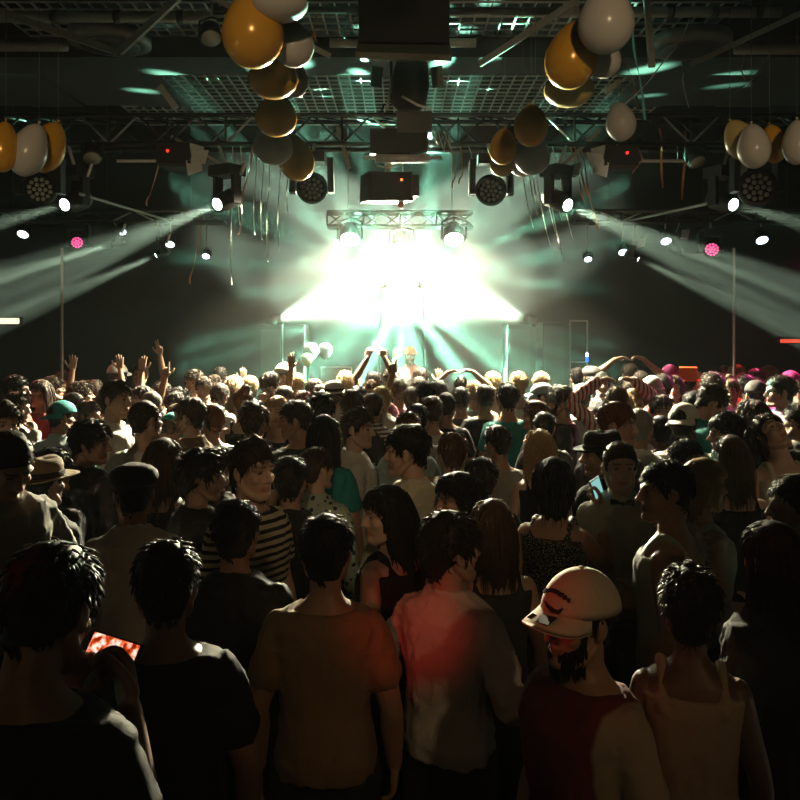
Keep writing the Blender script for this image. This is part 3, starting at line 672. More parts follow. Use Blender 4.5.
DOWN = dict(e=(0.238, -0.045, 1.145), w=(0.252, 0.03, 0.90), d=(0.0, 0.22, -1), n=(-1, 0.1, 0), k='relaxed')
UPH = dict(e=(0.31, 0.06, 1.60), w=(0.27, 0.08, 1.87), d=(-0.05, 0.05, 1), n=(0.1, 1, 0), k='open')
FIST = dict(UPH, k='fist'); POINT = dict(e=(0.27, 0.07, 1.62), w=(0.20, 0.10, 1.89), d=(-0.06, 0.0, 1), n=(0, 1, 0.1), k='point')
TWO = dict(UPH, k='two')
BENT = dict(e=(0.30, -0.06, 1.16), w=(0.20, 0.17, 1.10), d=(-0.45, 0.85, 0.1), n=(-0.6, -0.3, 0.2), k='relaxed')
FRONT = dict(e=(0.25, 0.02, 1.13), w=(0.105, 0.20, 1.36), d=(-0.35, 0.45, 0.55), n=(-0.7, -0.3, 0.5), k='grip')
FACE = dict(e=(0.25, 0.17, 1.22), w=(0.17, 0.33, 1.45), d=(-0.15, 0.25, 1), n=(-0.9, -0.2, 0.1), k='grip')
CHIN = dict(e=(0.22, 0.12, 1.20), w=(0.07, 0.17, 1.42), d=(-0.35, -0.15, 1), n=(-0.2, -1, 0.1), k='fist')
SIDE = dict(e=(0.44, 0.06, 1.42), w=(0.69, 0.09, 1.45), d=(1, 0.1, -0.05), n=(0, 0.2, -1), k='relaxed')
CROWN = dict(e=(0.40, 0.10, 1.62), w=(0.17, 0.08, 1.80), d=(-0.9, -0.1, 0.25), n=(-0.2, -0.3, -1), k='relaxed')
LOWUP = dict(e=(0.26, 0.12, 1.34), w=(0.24, 0.20, 1.58), d=(-0.05, 0.05, 1), n=(0, 1, 0), k='open')
CROSS = dict(e=(0.17, 0.20, 1.26), w=(0.40, 0.26, 1.35), d=(1, 0.1, -0.1), n=(0, 0.3, -1), k='relaxed')
HIGH = dict(e=(0.24, 0.12, 1.66), w=(0.10, 0.18, 1.90), d=(-0.25, 0.3, 1), n=(-0.3, 1, 0.1), k='grip')
POSES = {   # right arm, left arm (mirrored), head yaw, head pitch (+ = up), head roll
    'stand': (DOWN, DOWN, 0, 0, 0), 'look_left': (DOWN, DOWN, 55, -4, 0), 'look_right': (DOWN, DOWN, -55, -4, 0),
    'glance_left': (BENT, DOWN, 25, 0, 6), 'glance_right': (DOWN, BENT, -25, 0, -6),
    'bow': (DOWN, BENT, 8, -32, 4), 'tilt_back': (DOWN, DOWN, 10, 48, 0), 'arms_up': (UPH, UPH, 0, 8, 0), 'right_up': (TWO, DOWN, -8, 6, 0),
    'left_fist': (BENT, FIST, 5, 6, 0), 'point_up': (POINT, DOWN, 10, 10, 0), 'arm_side': (DOWN, SIDE, 20, 0, 0), 'hands_on_head': (CROWN, CROWN, 0, -16, 0),
    'one_up': (UPH, DOWN, 6, 6, 0), 'fist_up': (dict(POINT, k='fist'), DOWN, 6, 6, 0), 'low_open': (LOWUP, DOWN, 0, 4, 0), 'low_fist': (dict(LOWUP, k='fist'), BENT, 6, 2, 0), 'fore_side': (DOWN, CROSS, 25, -4, 0),
    'phone_low': (FRONT, FRONT, 0, -22, 0), 'phone_face': (FACE, DOWN, 25, -8, 0), 'elbow_out': (BENT, BENT, -30, 2, 0), 'chin': (CHIN, DOWN, -15, -5, 0), 'hold_high': (HIGH, HIGH, 0, 12, 0),
}
HS = 1.0; NECK = V3(0, -0.012, 1.50); HEADC = V3(0, 0.012, 1.635)
def head_mat(pose):
    _, _, y, p, r = POSES[pose]
    R = Euler((math.radians(p), math.radians(r), math.radians(y)), 'YXZ').to_matrix() if False else (Matrix.Rotation(math.radians(y), 3, 'Z') @ Matrix.Rotation(math.radians(p), 3, 'X') @ Matrix.Rotation(math.radians(r), 3, 'Y'))
    return np.array(R)
def head_fn(pose):
    R = head_mat(pose); off = HEADC - NECK
    return lambda p: NECK + R @ (np.array(p, float) * HS + off)      # p in head coordinates (origin head centre)

def arm_pts(a, s):
    f = lambda v: V3(v[0] * s, v[1], v[2]); g = lambda v: V3(v[0] * s * .93, v[1], v[2])
    return g(a['e']), g(a['w']), f(a['d']), f(a['n'])
TORSO = [(0.86, .10, .085, 0), (0.91, .160, .112, -.008), (0.97, .168, .118, -.010), (1.05, .155, .108, -.004), (1.12, .146, .100, .0), (1.20, .156, .106, .004), (1.28, .168, .115, .006),
         (1.35, .176, .117, .002), (1.40, .178, .106, -.006), (1.435, .158, .088, -.012), (1.46, .112, .070, -.016), (1.485, .072, .058, -.016), (1.51, .056, .054, -.012)]
def torso(mb, grow=0.0, z0=0.0, z1=9.0):
    rings = []
    for (z, a, b, y) in TORSO:
        if z < z0 or z > z1: continue
        ring = []
        for k in range(28):
            t = 2 * PI * k / 28; c, s = math.cos(t), math.sin(t); e = 0.80
            ring.append(V3((a * .93 + grow) * math.copysign(abs(c) ** e, c), (b + grow) * math.copysign(abs(s) ** e, s) + y, z))
        rings.append(ring)
    rings_np(mb, rings)
def legs(mb, grow=0.0, foot=True):
    for s in (-1, 1):
        chain(mb, [(s * .088, -.005, .90), (s * .098, .008, .70), (s * .10, .012, .49), (s * .105, -.018, .30), (s * .11, -.02, .08)],
              [.088 + grow, .075 + grow, .056 + grow, .054 + grow, .038 + grow], 14, 4)
        if foot: chain(mb, [(s * .11, -.035, .045), (s * .115, .06, .036), (s * .125, .155, .028)], [.042, .040, .028], 12, 3)
def shoulder(s): return V3(s * 0.148, -0.012, 1.388)
def sleeve(mb, a, s, grow, upto):
    e, w, d, n = arm_pts(a, s); sh = shoulder(s)
    if upto >= 1: chain(mb, [sh, sh + (e - sh) * 0.5, e, e + (w - e) * 0.5, e + (w - e) * 0.97], [.060 + grow * .6, .052 + grow, .043 + grow, .041 + grow, .032 + grow], 14, 4)
    else: chain(mb, [sh, sh + (e - sh) * upto * 0.5, sh + (e - sh) * upto], [.060 + grow * .6, .055 + grow, .054 + grow * 1.5], 14, 4)

def to_mesh(mb, name, voxel, ratio, smooth_it=3):
    me = mb.mesh(name, True); o = bpy.data.objects.new('tmp', me); COL.objects.link(o)
    m = o.modifiers.new('r', 'REMESH'); m.mode = 'VOXEL'; m.voxel_size = voxel; m.use_smooth_shade = True
    if smooth_it: m = o.modifiers.new('s', 'SMOOTH'); m.factor = 0.5; m.iterations = smooth_it
    if ratio < 1: m = o.modifiers.new('d', 'DECIMATE'); m.ratio = ratio
    dg = bpy.context.evaluated_depsgraph_get(); ev = o.evaluated_get(dg)
    out = bpy.data.meshes.new_from_object(ev, depsgraph=dg)
    bpy.data.objects.remove(o); bpy.data.meshes.remove(me)
    out.name = name; out.polygons.foreach_set('use_smooth', [True] * len(out.polygons)); out.materials.clear(); out.materials.append(None)
    return out

def coords(me):
    a = np.empty(len(me.vertices) * 3, np.float32); me.vertices.foreach_get('co', a); return a.reshape(-1, 3)

BODY = {}
def body_mesh(pose):
    if pose in BODY: return BODY[pose]
    ar, al, *_ = POSES[pose]; mb = MB(); H = head_fn(pose)
    torso(mb); legs(mb)
    for a, s in ((ar, 1), (al, -1)):
        e, w, d, n = arm_pts(a, s); sh = shoulder(s)
        chain(mb, [sh, sh + (e - sh) * 0.45, e, e + (w - e) * 0.35, w], [.056, .049, .039, .040, .026], 12, 4)
        hand(mb, w, d, n, a['k'])
    # neck and head
    chain(mb, [(0, -.02, 1.43), NECK, H((0, -.022, -.07))], [.066, .055, .054], 14, 3)
    ell(mb, (0, -.012, .032), (.0755, .094, .088), H, 24, 16)
    ell(mb, (0, .026, -.032), (.060, .064, .088), H, 22, 14)
    for s in (-1, 1):
        chain(mb, [H((s * .060, -.012, -.045)), H((s * .050, .03, -.085)), H((s * .018, .066, -.104))], [.017, .018, .018], 10)
        ell(mb, (s * .040, .058, -.026), (.022, .024, .022), H, 12, 8)
        ell(mb, (s * .031, .071, .004), (.0135, .0125, .010), H, 12, 8)
        chain(mb, [H((s * .054, .064, .020)), H((s * .030, .084, .026)), H((s * .008, .088, .020))], [.009, .010, .009], 8, 2)
        ell(mb, (s * .012, .096, -.034), (.009, .010, .008), H, 10, 7)
        ell(mb, (s * .079, -.012, -.004), (.009, .019, .031), H, 12, 8)
        ell(mb, (s * .077, -.004, -.026), (.009, .012, .012), H, 10, 6)
    chain(mb, [H((0, .086, .018)), H((0, .099, -.008)), H((0, .111, -.028))], [.009, .010, .0125], 10)
    ell(mb, (0, .080, -.098), (.024, .018, .018), H, 12, 8)
    chain(mb, [H((-.021, .079, -.060)), H((0, .092, -.057)), H((.021, .079, -.060))], [.005, .0075, .005], 8)
    chain(mb, [H((-.018, .077, -.069)), H((0, .090, -.071)), H((.018, .077, -.069))], [.005, .0085, .005], 8)
    me = to_mesh(mb, 'body_' + pose, 0.0052, 0.34, 2)
    # face colouring: brows and lids, lips
    co = coords(me).astype(float); R = head_mat(pose); q = ((co - NECK) @ R - (HEADC - NECK)) / HS
    ax = np.abs(q[:, 0]); f = q[:, 1] > 0.05
    brow = f & (ax > .008) & (ax < .052) & (q[:, 2] > .023) & (q[:, 2] < .0315)
    eye = f & (np.hypot((ax - .031) / 1.4, q[:, 2] - .004) < .0085)
    lip = f & (ax < .024) & (q[:, 2] < -.053) & (q[:, 2] > -.077) & (q[:, 1] > .072)
    at_ = me.color_attributes.new('feature', 'FLOAT_COLOR', 'POINT')
    c = np.zeros((len(co), 4), np.float32); c[:, 3] = 1; c[brow, 0] = .75; c[eye, 0] = 0.8; c[lip, 1] = 1
    at_.data.foreach_set('color', c.ravel()); BODY[pose] = me
    return me

TOPS = {}
def folds(me, amp, seed):
    co = coords(me); no = np.empty(len(co) * 3, np.float32); me.vertices.foreach_get('normal', no); no = no.reshape(-1, 3)
    d = np.array([noise.noise(Vector((p[0] * 9 + seed, p[1] * 9, p[2] * 5))) * 0.6 + (1 - abs(noise.noise(Vector((p[0] * 16 + p[2] * 8, p[1] * 16 + seed, p[2] * 14 - p[0] * 6))))) ** 3 * 0.8 - 0.3 for p in co], np.float32)
    co = co + no * (d * amp)[:, None]; me.vertices.foreach_set('co', co.ravel()); me.update()
def top_mesh(pose, kind):
    key = (pose, kind)
    if key in TOPS: return TOPS[key]
    ar, al, *_ = POSES[pose]; mb = MB()
    if kind == 'tank': torso(mb, 0.014, 0.9, 1.405)
    else: torso(mb, 0.017 if kind != 'jacket' else 0.026, 0.9, 1.47 if kind == 'tee' else 1.49)
    if kind in ('tank',):
        for s in (-1, 1): chain(mb, [(s * .105, .085, 1.36), (s * .10, .03, 1.455), (s * .098, -.03, 1.468), (s * .10, -.105, 1.37)], [.022, .018, .018, .022], 10, 3)
    for a, s in ((ar, 1), (al, -1)):
        if kind == 'tee': sleeve(mb, a, s, 0.009, 0.60)
        elif kind == 'shirt': sleeve(mb, a, s, 0.011, 1)
        elif kind == 'jacket': sleeve(mb, a, s, 0.020, 1)
    if kind in ('shirt', 'jacket'):
        pts = []
        for k in range(17):
            t = 2 * PI * k / 16 + PI / 2
            pts.append((math.cos(t) * .068, math.sin(t) * .064 - .012, 1.487 + 0.016 * -math.sin(t)))
        chain(mb, pts, [.015] * 17, 8, 1)
    me = to_mesh(mb, 'top_%s_%s' % (pose, kind), 0.0085, 0.5, 2)
    folds(me, {'tee': .010, 'shirt': .014, 'jacket': .014, 'tank': .006}[kind], len(TOPS) * 1.7)
    TOPS[key] = me
    return me
def trousers_mesh():
    mb = MB(); legs(mb, 0.014, False); torso(mb, 0.006, 0.84, 0.98)
    me = to_mesh(mb, 'trousers', 0.011, 0.5, 2); folds(me, .010, 4.2); return me
TROUS = trousers_mesh()

# ---- hair (in head coordinates: origin head centre, +Y face, +Z crown)
def hairline(phi):
    """lowest hair elevation for azimuth phi (0 = face, pi = nape)"""
    a = abs((phi + PI) % (2 * PI) - PI)
    pts = [(0, .058), (.55, .052), (.95, .030), (1.25, -.012), (1.45, -.028), (1.62, .020), (1.85, .010), (2.1, -.045), (2.5, -.078), (PI, -.086)]
    for (a0, z0), (a1, z1) in zip(pts, pts[1:]):
        if a <= a1: return z0 + (z1 - z0) * (a - a0) / (a1 - a0)
    return pts[-1][1]
def skull(phi, z, g):
    """point on the grown skull at azimuth phi and height z"""
    zc = (z - .030) / (.090 + g); zc = max(-.999, min(.999, zc)); r = math.sqrt(1 - zc * zc)
    if z < .03: r = max(r, 0.80 if z > -.09 else 0.7)
    return V3(math.sin(phi) * r * (.0770 + g), math.cos(phi) * r * (.0955 + g) - .012, z)
HAIR = {}
def hair_mesh(style, seed=0):
    key = (style, seed)
    if key in HAIR: return HAIR[key]
    rnd = random.Random(seed * 31 + len(style)); mb = MB(); A = 40
    g0, gt = {'crop': (.005, .008), 'short': (.007, .015), 'quiff': (.006, .018), 'curly': (.016, .025), 'afro': (.040, .050), 'long': (.010, .015), 'wavy': (.014, .020), 'bob': (.012, .016), 'bun': (.009, .013), 'bald': (.002, .003), 'messy': (.012, .023), 'fringe': (.009, .015)}[style]
    ext = {'long': .30, 'wavy': .28, 'bob': .085}.get(style, 0.0)
    ztop = .030 + .090
    rings = []; NR = 12; NE = int(ext / .025) if ext else 0
    for j in range(NR + NE + 1):
        ring = []
        for k in range(A):
            phi = 2 * PI * k / A - PI; a = abs(phi); zl = hairline(phi)
            if j <= NR:
                t = j / NR
                g = gt + (g0 - gt) * t; zt = ztop + gt - 0.0015
                if style == 'quiff': g += .020 * max(0, math.cos(phi)) * (1 - t) ** 0.5 * (t > .05)
                el = math.asin(min(1, (zl - .03) / (.09 + g))) if (zl - .03) / (.09 + g) > -1 else -1.4
                ang = PI / 2 + (el - PI / 2) * t
                z = .030 + math.sin(ang) * (.09 + g)
                p = skull(phi, z, g)
                lump = noise.noise(Vector((p[0] * 40 + seed * 7, p[1] * 40, p[2] * 40))) 
                amp = {'curly': .012, 'afro': .012, 'messy': .012, 'wavy': .008, 'short': .005, 'quiff': .006}.get(style, .003)
                p = p + nrm(p - V3(0, -.012, .02)) * lump * amp
            else:
                u = (j - NR) / NE; drop = 0.0
                side = 1.0 if a > 1.15 else 0.0
                p = skull(phi, zl, g0)
                if side:
                    drop = ext * u * (0.85 + 0.15 * math.sin(k * 2.3 + seed))
                    out = 1.0 + .25 * math.sin(min(1, u * 1.5) * PI / 2) + (0.06 * math.sin(u * 14 + k) if style == 'wavy' else 0)
                    back = -.035 * u if style != 'bob' else 0
                    p = V3(p[0] * out, (p[1] + .012) * (1 + .12 * u) - .012 + back * (1 if p[1] < 0 else .3), zl - drop)
                else:
                    p = skull(phi, zl, g0) 
            ring.append(p)
        rings.append(ring)
    # tuck the rim under
    last = rings[-1]; rings.append([V3(p[0] * .84, (p[1] + .012) * .84 - .012, p[2] + .004) for p in last])
    top = [np.mean(rings[0], axis=0) + V3(0, 0, .0005)] * A
    rings_np(mb, [top] + rings)
    base_n = len(mb.f)
    # locks
    N = {'crop': 260, 'short': 330, 'quiff': 330, 'curly': 420, 'afro': 520, 'long': 420, 'wavy': 420, 'bob': 320, 'bun': 240, 'bald': 0, 'messy': 420, 'fringe': 320}[style]
    for i in range(N):
        phi = rnd.uniform(-PI, PI); a = abs(phi); zl = hairline(phi); tt = rnd.random() ** 0.8
        z = zl + (ztop + gt * 0.9 - zl) * (1 - tt)
        g = gt + (g0 - gt) * tt
        p = skull(phi, z, g - .002); out = nrm(p - V3(0, -.012, .02)); dn = nrm(V3(out[0] * .3, out[1] * .3, -1) - out * np.dot(V3(out[0] * .3, out[1] * .3, -1), out))
        sd = np.cross(out, dn)
        L = {'crop': .012, 'short': .028, 'quiff': .034, 'curly': .034, 'afro': .030, 'bun': .04, 'messy': .042, 'fringe': .045}.get(style, .06) * rnd.uniform(.6, 1.2)
        wd = rnd.uniform(.0035, .0075)
        if style in ('long', 'wavy', 'bob'):
            L = rnd.uniform(.3, 1.0) * (ext + .06) if a > 1.2 else rnd.uniform(.03, .06); 
            pts = []
            for m in range(6):
                u = m / 5; q = p + V3(0, 0, -L * u * (1 if a > 1.2 else .5)) + V3(out[0], out[1], 0) * (.006 + .012 * u) 
                if z > .0: q = q + V3(math.sin(phi), math.cos(phi), 0) * (.034 * math.sin(min(1, u * 1.6) * PI / 2) * max(0, z / .12))
                if style == 'wavy': q = q + sd * math.sin(u * 6 + i) * .012 + out * math.cos(u * 5 + i) * .008
                q = q + V3(0, -.02 * u, 0) + sd * rnd.uniform(-.004, .004)
                pts.append(q)
        else:
            jit = {'curly': 1.2, 'afro': 1.4, 'messy': 1.1, 'short': .6, 'quiff': .5}.get(style, .3)
            lift = {'crop': .5, 'short': .45, 'quiff': .7, 'curly': .8, 'afro': 1.2, 'messy': .8, 'bun': .05, 'fringe': .15}.get(style, .3)
            dirv = nrm(dn + out * lift * (0.4 + rnd.random()) + sd * rnd.uniform(-1, 1) * jit + (V3(0, .9, .6) * (1 - tt) if style == 'quiff' else V3(0, .8, 0) * (1 - tt) if style == 'fringe' else 0))
            pts = [p, p + dirv * L * .5, p + nrm(dirv + dn * .5 + sd * rnd.uniform(-.6, .6) * jit) * L]
        rr = [wd * (1 - .85 * (m / (len(pts) - 1)) ** 1.5) for m in range(len(pts))]; rr[0] = wd * .8
        mb.tube([tuple(q) for q in pts], rr, 4, True, 0.5)
    if style == 'bun':
        cx = V3(.02, -.085, .12) if seed == 0 else V3(0, -.10, .09)
        for i in range(60):
            t0 = rnd.uniform(0, 6.28); ax = nrm(V3(rnd.gauss(0, 1), rnd.gauss(0, 1), rnd.gauss(0, 1))); b1 = nrm(np.cross(ax, V3(.3, .5, .8))); b2 = np.cross(ax, b1); r = .038
            mb.tube([tuple(cx + (b1 * math.cos(t0 + u) + b2 * math.sin(t0 + u)) * r) for u in (0, .5, 1.0, 1.5, 2.0)], [.003, .008, .009, .008, .003], 5)
        ell(mb, tuple(cx), (.036, .036, .036), None, 12, 8)
    me = mb.mesh('hair_' + style, True); me.materials.append(None); HAIR[key] = me
    return me
def beard_mesh():
    mb = MB(); rnd = random.Random(3)
    def jaw(a, v):   # a: -1..1 around the jaw, v 0 (cheek) .. 1 (under chin)
        x = math.sin(a * 1.35) * (.066 - .014 * v); y = .012 + math.cos(a * 1.35) * (.072 - .006 * v) ; z = -.030 - .078 * v - .015 * (1 - abs(a)) * v + .02 * abs(a) * (1 - v)
        return V3(x, y, z)
    rings = []
    for j in range(9):
        v = j / 8; rings.append([jaw(-1 + 2 * k / 20, max(v, .36 if abs(-1 + 2 * k / 20) < .32 else v)) * 1.04 for k in range(21)])
    outer = [p for r in rings for p in r]; n = 21; Fc = []
    for i in range(8):
        for k in range(n - 1): Fc.append((i * n + k, i * n + k + 1, (i + 1) * n + k + 1, (i + 1) * n + k))
    m = len(outer); inner = [p * .90 for p in outer]; Fi = [tuple(q + m for q in reversed(f)) for f in Fc]
    rim = [k for k in range(n)] + [i * n + n - 1 for i in range(1, 9)] + [8 * n + k for k in range(n - 2, -1, -1)] + [i * n for i in range(7, 0, -1)]
    Fr = [(rim[i], rim[i - 1], rim[i - 1] + m, rim[i] + m) for i in range(len(rim))]
    mb.add([tuple(p) for p in outer + inner], Fc + Fi + Fr)
    for i in range(260):
        p = jaw(rnd.uniform(-1, 1), rnd.uniform(.36, 1)) * 1.03; o_ = nrm(p - V3(0, 0, -.03))
        mb.tube([tuple(p), tuple(p + o_ * .006 + V3(0, 0, -.012)), tuple(p + o_ * .008 + V3(0, 0, -.024))], [.004, .003, .0008], 4)
    me = mb.mesh('beard', True); me.materials.append(None); return me
BEARD = beard_mesh()

# ---- hats, straps and other worn pieces (head coordinates)
def dome(mb, g, z0, flat=1.0, A=32, n=9, dz=0.0):
    rings = []
    for j in range(n + 1):
        t = j / n; ang = PI / 2 * (1 - t * 0.999); e0 = math.asin(max(-.9, (z0 - .03) / (.09 + g))); ang = PI / 2 + (e0 - PI / 2) * t
        rings.append([skull(2 * PI * k / A, .03 + math.sin(ang) * (.09 + g), g) * V3(1, 1, 1) + V3(0, 0, dz) for k in range(A)])
    rings.append([p * V3(.93, .93, 1) + V3(0, 0, .004) for p in rings[-1]])
    rings_np(mb, [[np.mean(rings[0], axis=0)] * A] + rings)
def visor(mb, z0, g, length, rot=0.0, wide=1.15):
    V = []; Fc = []; nu, nv = 14, 5
    for j in range(nv + 1):
        for k in range(nu + 1):
            phi = -wide + 2 * wide * k / nu; v = j / nv
            p = skull(phi, z0, g * .9); L = length * math.cos(phi * .95 / wide * 1.2) ** .6 if abs(phi) < wide else 0
            L = length * max(0.0, math.cos(phi / wide * PI / 2)) ** .55
            q = p + V3(math.sin(phi) * .35, 1, 0) * L * v + V3(0, 0, -.020 * v - .9 * (p[0] + math.sin(phi) * .3 * L * v) ** 2 * 3 * v)
            V.append(q)
    n = nu + 1
    for j in range(nv):
        for k in range(nu): Fc.append((j * n + k, j * n + k + 1, (j + 1) * n + k + 1, (j + 1) * n + k))
    m = len(V); W = [p - V3(0, 0, .004) for p in V]; Fi = [tuple(q + m for q in reversed(f)) for f in Fc]
    rim = [k for k in range(n)] + [i * n + nu for i in range(1, nv + 1)] + [nv * n + k for k in range(nu - 1, -1, -1)] + [i * n for i in range(nv - 1, 0, -1)]
    mb.add([tuple(p) for p in V + W], Fc + Fi + [(rim[i - 1], rim[i], rim[i] + m, rim[i - 1] + m) for i in range(len(rim))])
HATS = {}
def hat_meshes(kind):
    if kind in HATS: return HATS[kind]
    out = []
    if kind in ('cap', 'backcap'):
        a = MB(); dome(a, .024, .035, 1.0); out.append(('crown', a, 0))
        b = MB(); visor(b, .042, .022, .075); out.append(('visor', b, 0))
        c = MB(); c.ball((0, -.012, .146), (.008, .008, .005), 10, 6); out.append(('button', c, 0))
    elif kind == 'beanie':
        a = MB(); dome(a, .022, .012); out.append(('crown', a, 0))
        b = MB(); 
        b.tube([tuple(skull(2 * PI * k / 28, .022, .024)) for k in range(29)], .012, 8); out.append(('cuff', b, 0))
    elif kind in ('fedora', 'trilby', 'straw'):
        br = {'fedora': .052, 'trilby': .040, 'straw': .075}[kind]
        a = MB(); A = 32; prof = [(1.0, .030), (1.0, .055), (.97, .090), (.88, .116), (.66, .131), (.35, .130), (.03, .127)]
        a.rings([[(math.sin(2 * PI * k / A) * (.088 * r), math.cos(2 * PI * k / A) * (.108 * r) - .012, z + (.006 * math.cos(4 * PI * k / A) if z > .1 else 0)) for k in range(A)] for r, z in prof]); out.append(('crown', a, 0))
        b = MB(); pr = [(.96, .042), (1.0, .036), (1.0 + br * 6, .030), (1.0 + br * 10, .040), (1.0 + br * 10, .035), (1.0 + br * 5, .024), (.96, .030)]
        b.rings([[(math.sin(2 * PI * k / A) * (.088 * r), math.cos(2 * PI * k / A) * (.108 * r) - .012, z + .010 * abs(math.sin(2 * PI * k / A)) ** 2 * (r > 1.1)) for k in range(A)] for r, z in pr]); out.append(('brim', b, 0))
        c = MB(); c.rings([[(math.sin(2 * PI * k / A) * (.088 * r), math.cos(2 * PI * k / A) * (.108 * r) - .012, z) for k in range(A)] for r, z in ((1.0, .040), (1.03, .042), (1.02, .066), (.98, .068))]); out.append(('band', c, 1))
    elif kind == 'flatcap':
        a = MB(); rings = []; A = 32
        for r, z, y in ((1.0, .034, 0), (1.14, .052, .006), (1.20, .075, .010), (1.12, .100, .006), (.8, .124, -.002), (.4, .134, -.008), (.03, .137, -.010)):
            rings.append([(math.sin(2 * PI * k / A) * .088 * r, math.cos(2 * PI * k / A) * .108 * r - .010 + y, z - .012 * math.cos(2 * PI * k / A) * (r > .5)) for k in range(A)])
        a.rings(rings); out.append(('crown', a, 0))
        b = MB(); visor(b, .040, .020, .045, 0, 1.0); out.append(('peak', b, 0))
    elif kind == 'box':
        a = MB(); a.box((0, -.012, .12), (.20, .20, .14), None, .92); out.append(('crown', a, 0))
        b = MB(); b.lathe([(.09, .04), (.14, .045), (.14, .052), (.09, .056)], (0, -.012, 0), (0, 0, 1), 24); out.append(('brim', b, 0))
    res = []
    for n_, m_, r_ in out:
        me = m_.mesh('hat_' + n_, n_ != 'x' and kind != 'box'); me.materials.append(None); res.append((n_, me, r_))
    HATS[kind] = res
    return res
def torso_pt(x, z, side, grow):
    for (z0, a0, b0, y0), (z1, a1, b1, y1) in zip(TORSO, TORSO[1:]):
        if z0 <= z <= z1:
            f = (z - z0) / (z1 - z0); a = (a0 + (a1 - a0) * f) * .93 + grow; b = b0 + (b1 - b0) * f + grow; y = y0 + (y1 - y0) * f
            c = min(.999, abs(x) / a) ** (1 / .8); s = math.sqrt(1 - c * c) ** .8
            return V3(x, side * b * s + y, z)
def strap_mesh(s):
    g = .026; P = [torso_pt(s * (.055 + .03 * (z - 1.0) / .4), z, -1, g) for z in (1.0, 1.1, 1.2, 1.3, 1.38)]
    P.append(V3(s * .088, -.012, 1.468)); P += [torso_pt(s * .085, z, 1, g) for z in (1.38, 1.3, 1.2, 1.1, 1.0)]
    mb = MB(); rings = []
    for i, p in enumerate(P):
        o_ = nrm(V3(0, -1 if i < 5 else (1 if i > 5 else 0), 1 if i in (4, 5, 6) else 0)); 
        rings.append([p + V3(-.014, 0, 0), p + V3(.014, 0, 0), p + V3(.014, 0, 0) + o_ * .005, p + V3(-.014, 0, 0) + o_ * .005])
    rings_np(mb, rings); me = mb.mesh('brace_strap', False); me.materials.append(None); return me
STRAPS = [strap_mesh(1), strap_mesh(-1)]
def bow_mesh():
    mb = MB()
    for s in (-1, 1): mb.rings([[(s * x, .066 + y, 1.462 + z) for y, z in ((-.008 * h, -h), (.008 * h, -h), (.010, 0), (.008 * h, h), (-.008 * h, h), (-.01, 0))] for x, h in ((.004, .010), (.03, .022), (.055, .026), (.058, .020))])
    mb.ball((0, .070, 1.462), (.012, .010, .013), 10, 6); me = mb.mesh('bow_tie', True); me.materials.append(None); return me
BOW = bow_mesh()
def glasses_mesh():
    mb = MB()
    for s in (-1, 1):
        mb.tube([(s * .033 + math.cos(t * PI / 8) * .024, .092, .004 + math.sin(t * PI / 8) * .019) for t in range(17)], .0025, 5)
        mb.tube([(s * .057, .09, .008), (s * .078, .04, .008), (s * .082, -.02, .004)], .0025, 5)
    mb.tube([(-.010, .094, .006), (.010, .094, .006)], .0025, 5); me = mb.mesh('glasses', True); me.materials.append(None); return me
GLASSES = glasses_mesh()
def boa_mesh():
    mb = MB(); rnd = random.Random(9); P = []
    for t in np.linspace(0, 1, 40):
        a = -2.3 + 4.6 * t
        if t < .2: P.append(V3(-.20 - .02 * math.sin(t * 30), -.14 + .1 * t, 1.05 + t * 1.7))
        elif t > .8: P.append(V3(.20 + .02 * math.sin(t * 30), -.14 + .1 * (1 - t), 1.05 + (1 - t) * 1.7))
        else:
            u = (t - .2) / .6; P.append(V3(-.19 * math.cos(u * PI), -.12 * (1 - math.sin(u * PI)) - .07 * math.sin(u * PI) , 1.39 + .075 * math.sin(u * PI)))
    mb.tube([tuple(p) for p in P], .018, 6)
    for i in range(520):
        p = P[rnd.randrange(40)]; d = nrm(V3(rnd.gauss(0, 1), rnd.gauss(0, 1), rnd.gauss(0, 1))); L = rnd.uniform(.035, .075); q = p + d * L * .6 + V3(0, 0, -.01)
        mb.tube([tuple(p), tuple(q), tuple(p + d * L + V3(0, 0, -.025))], [.004, .006, .0008], 4, True, .35)
    me = mb.mesh('feather_boa', True); me.materials.append(None); return me

# ---- people materials
def skin_mat(key, rgb):
    m = mat('skin_' + key, rgb, 0.48, 0, 0.06, 60)
    nt = m.node_tree; N = nt.nodes; L = nt.links; b = N['Principled BSDF']; src = b.inputs['Base Color'].links[0].from_socket
    at_ = N.new('ShaderNodeAttribute'); at_.attribute_name = 'feature'; sp = N.new('ShaderNodeSeparateColor'); L.new(at_.outputs['Color'], sp.inputs[0])
    m1 = N.new('ShaderNodeMix'); m1.data_type = 'RGBA'; L.new(sp.outputs[0], m1.inputs[0]); L.new(src, m1.inputs[6]); m1.inputs[7].default_value = (.02, .012, .008, 1)
    m2 = N.new('ShaderNodeMix'); m2.data_type = 'RGBA'; L.new(sp.outputs[1], m2.inputs[0]); L.new(m1.outputs[2], m2.inputs[6]); m2.inputs[7].default_value = (rgb[0] * .8, rgb[1] * .55, rgb[2] * .55, 1)
    L.new(m2.outputs[2], b.inputs['Base Color']); b.inputs['Subsurface Weight'].default_value = 0.0
    return m
SKIN = {'a': skin_mat('light', (.62, .40, .29)), 'b': skin_mat('tan', (.40, .24, .16)), 'c': skin_mat('dark', (.12, .065, .045))}
def hair_mat(k, rgb): return mat('hair_' + k, rgb, 0.60, 0, 0.35, 90, Specular_IOR_Level=0.18)
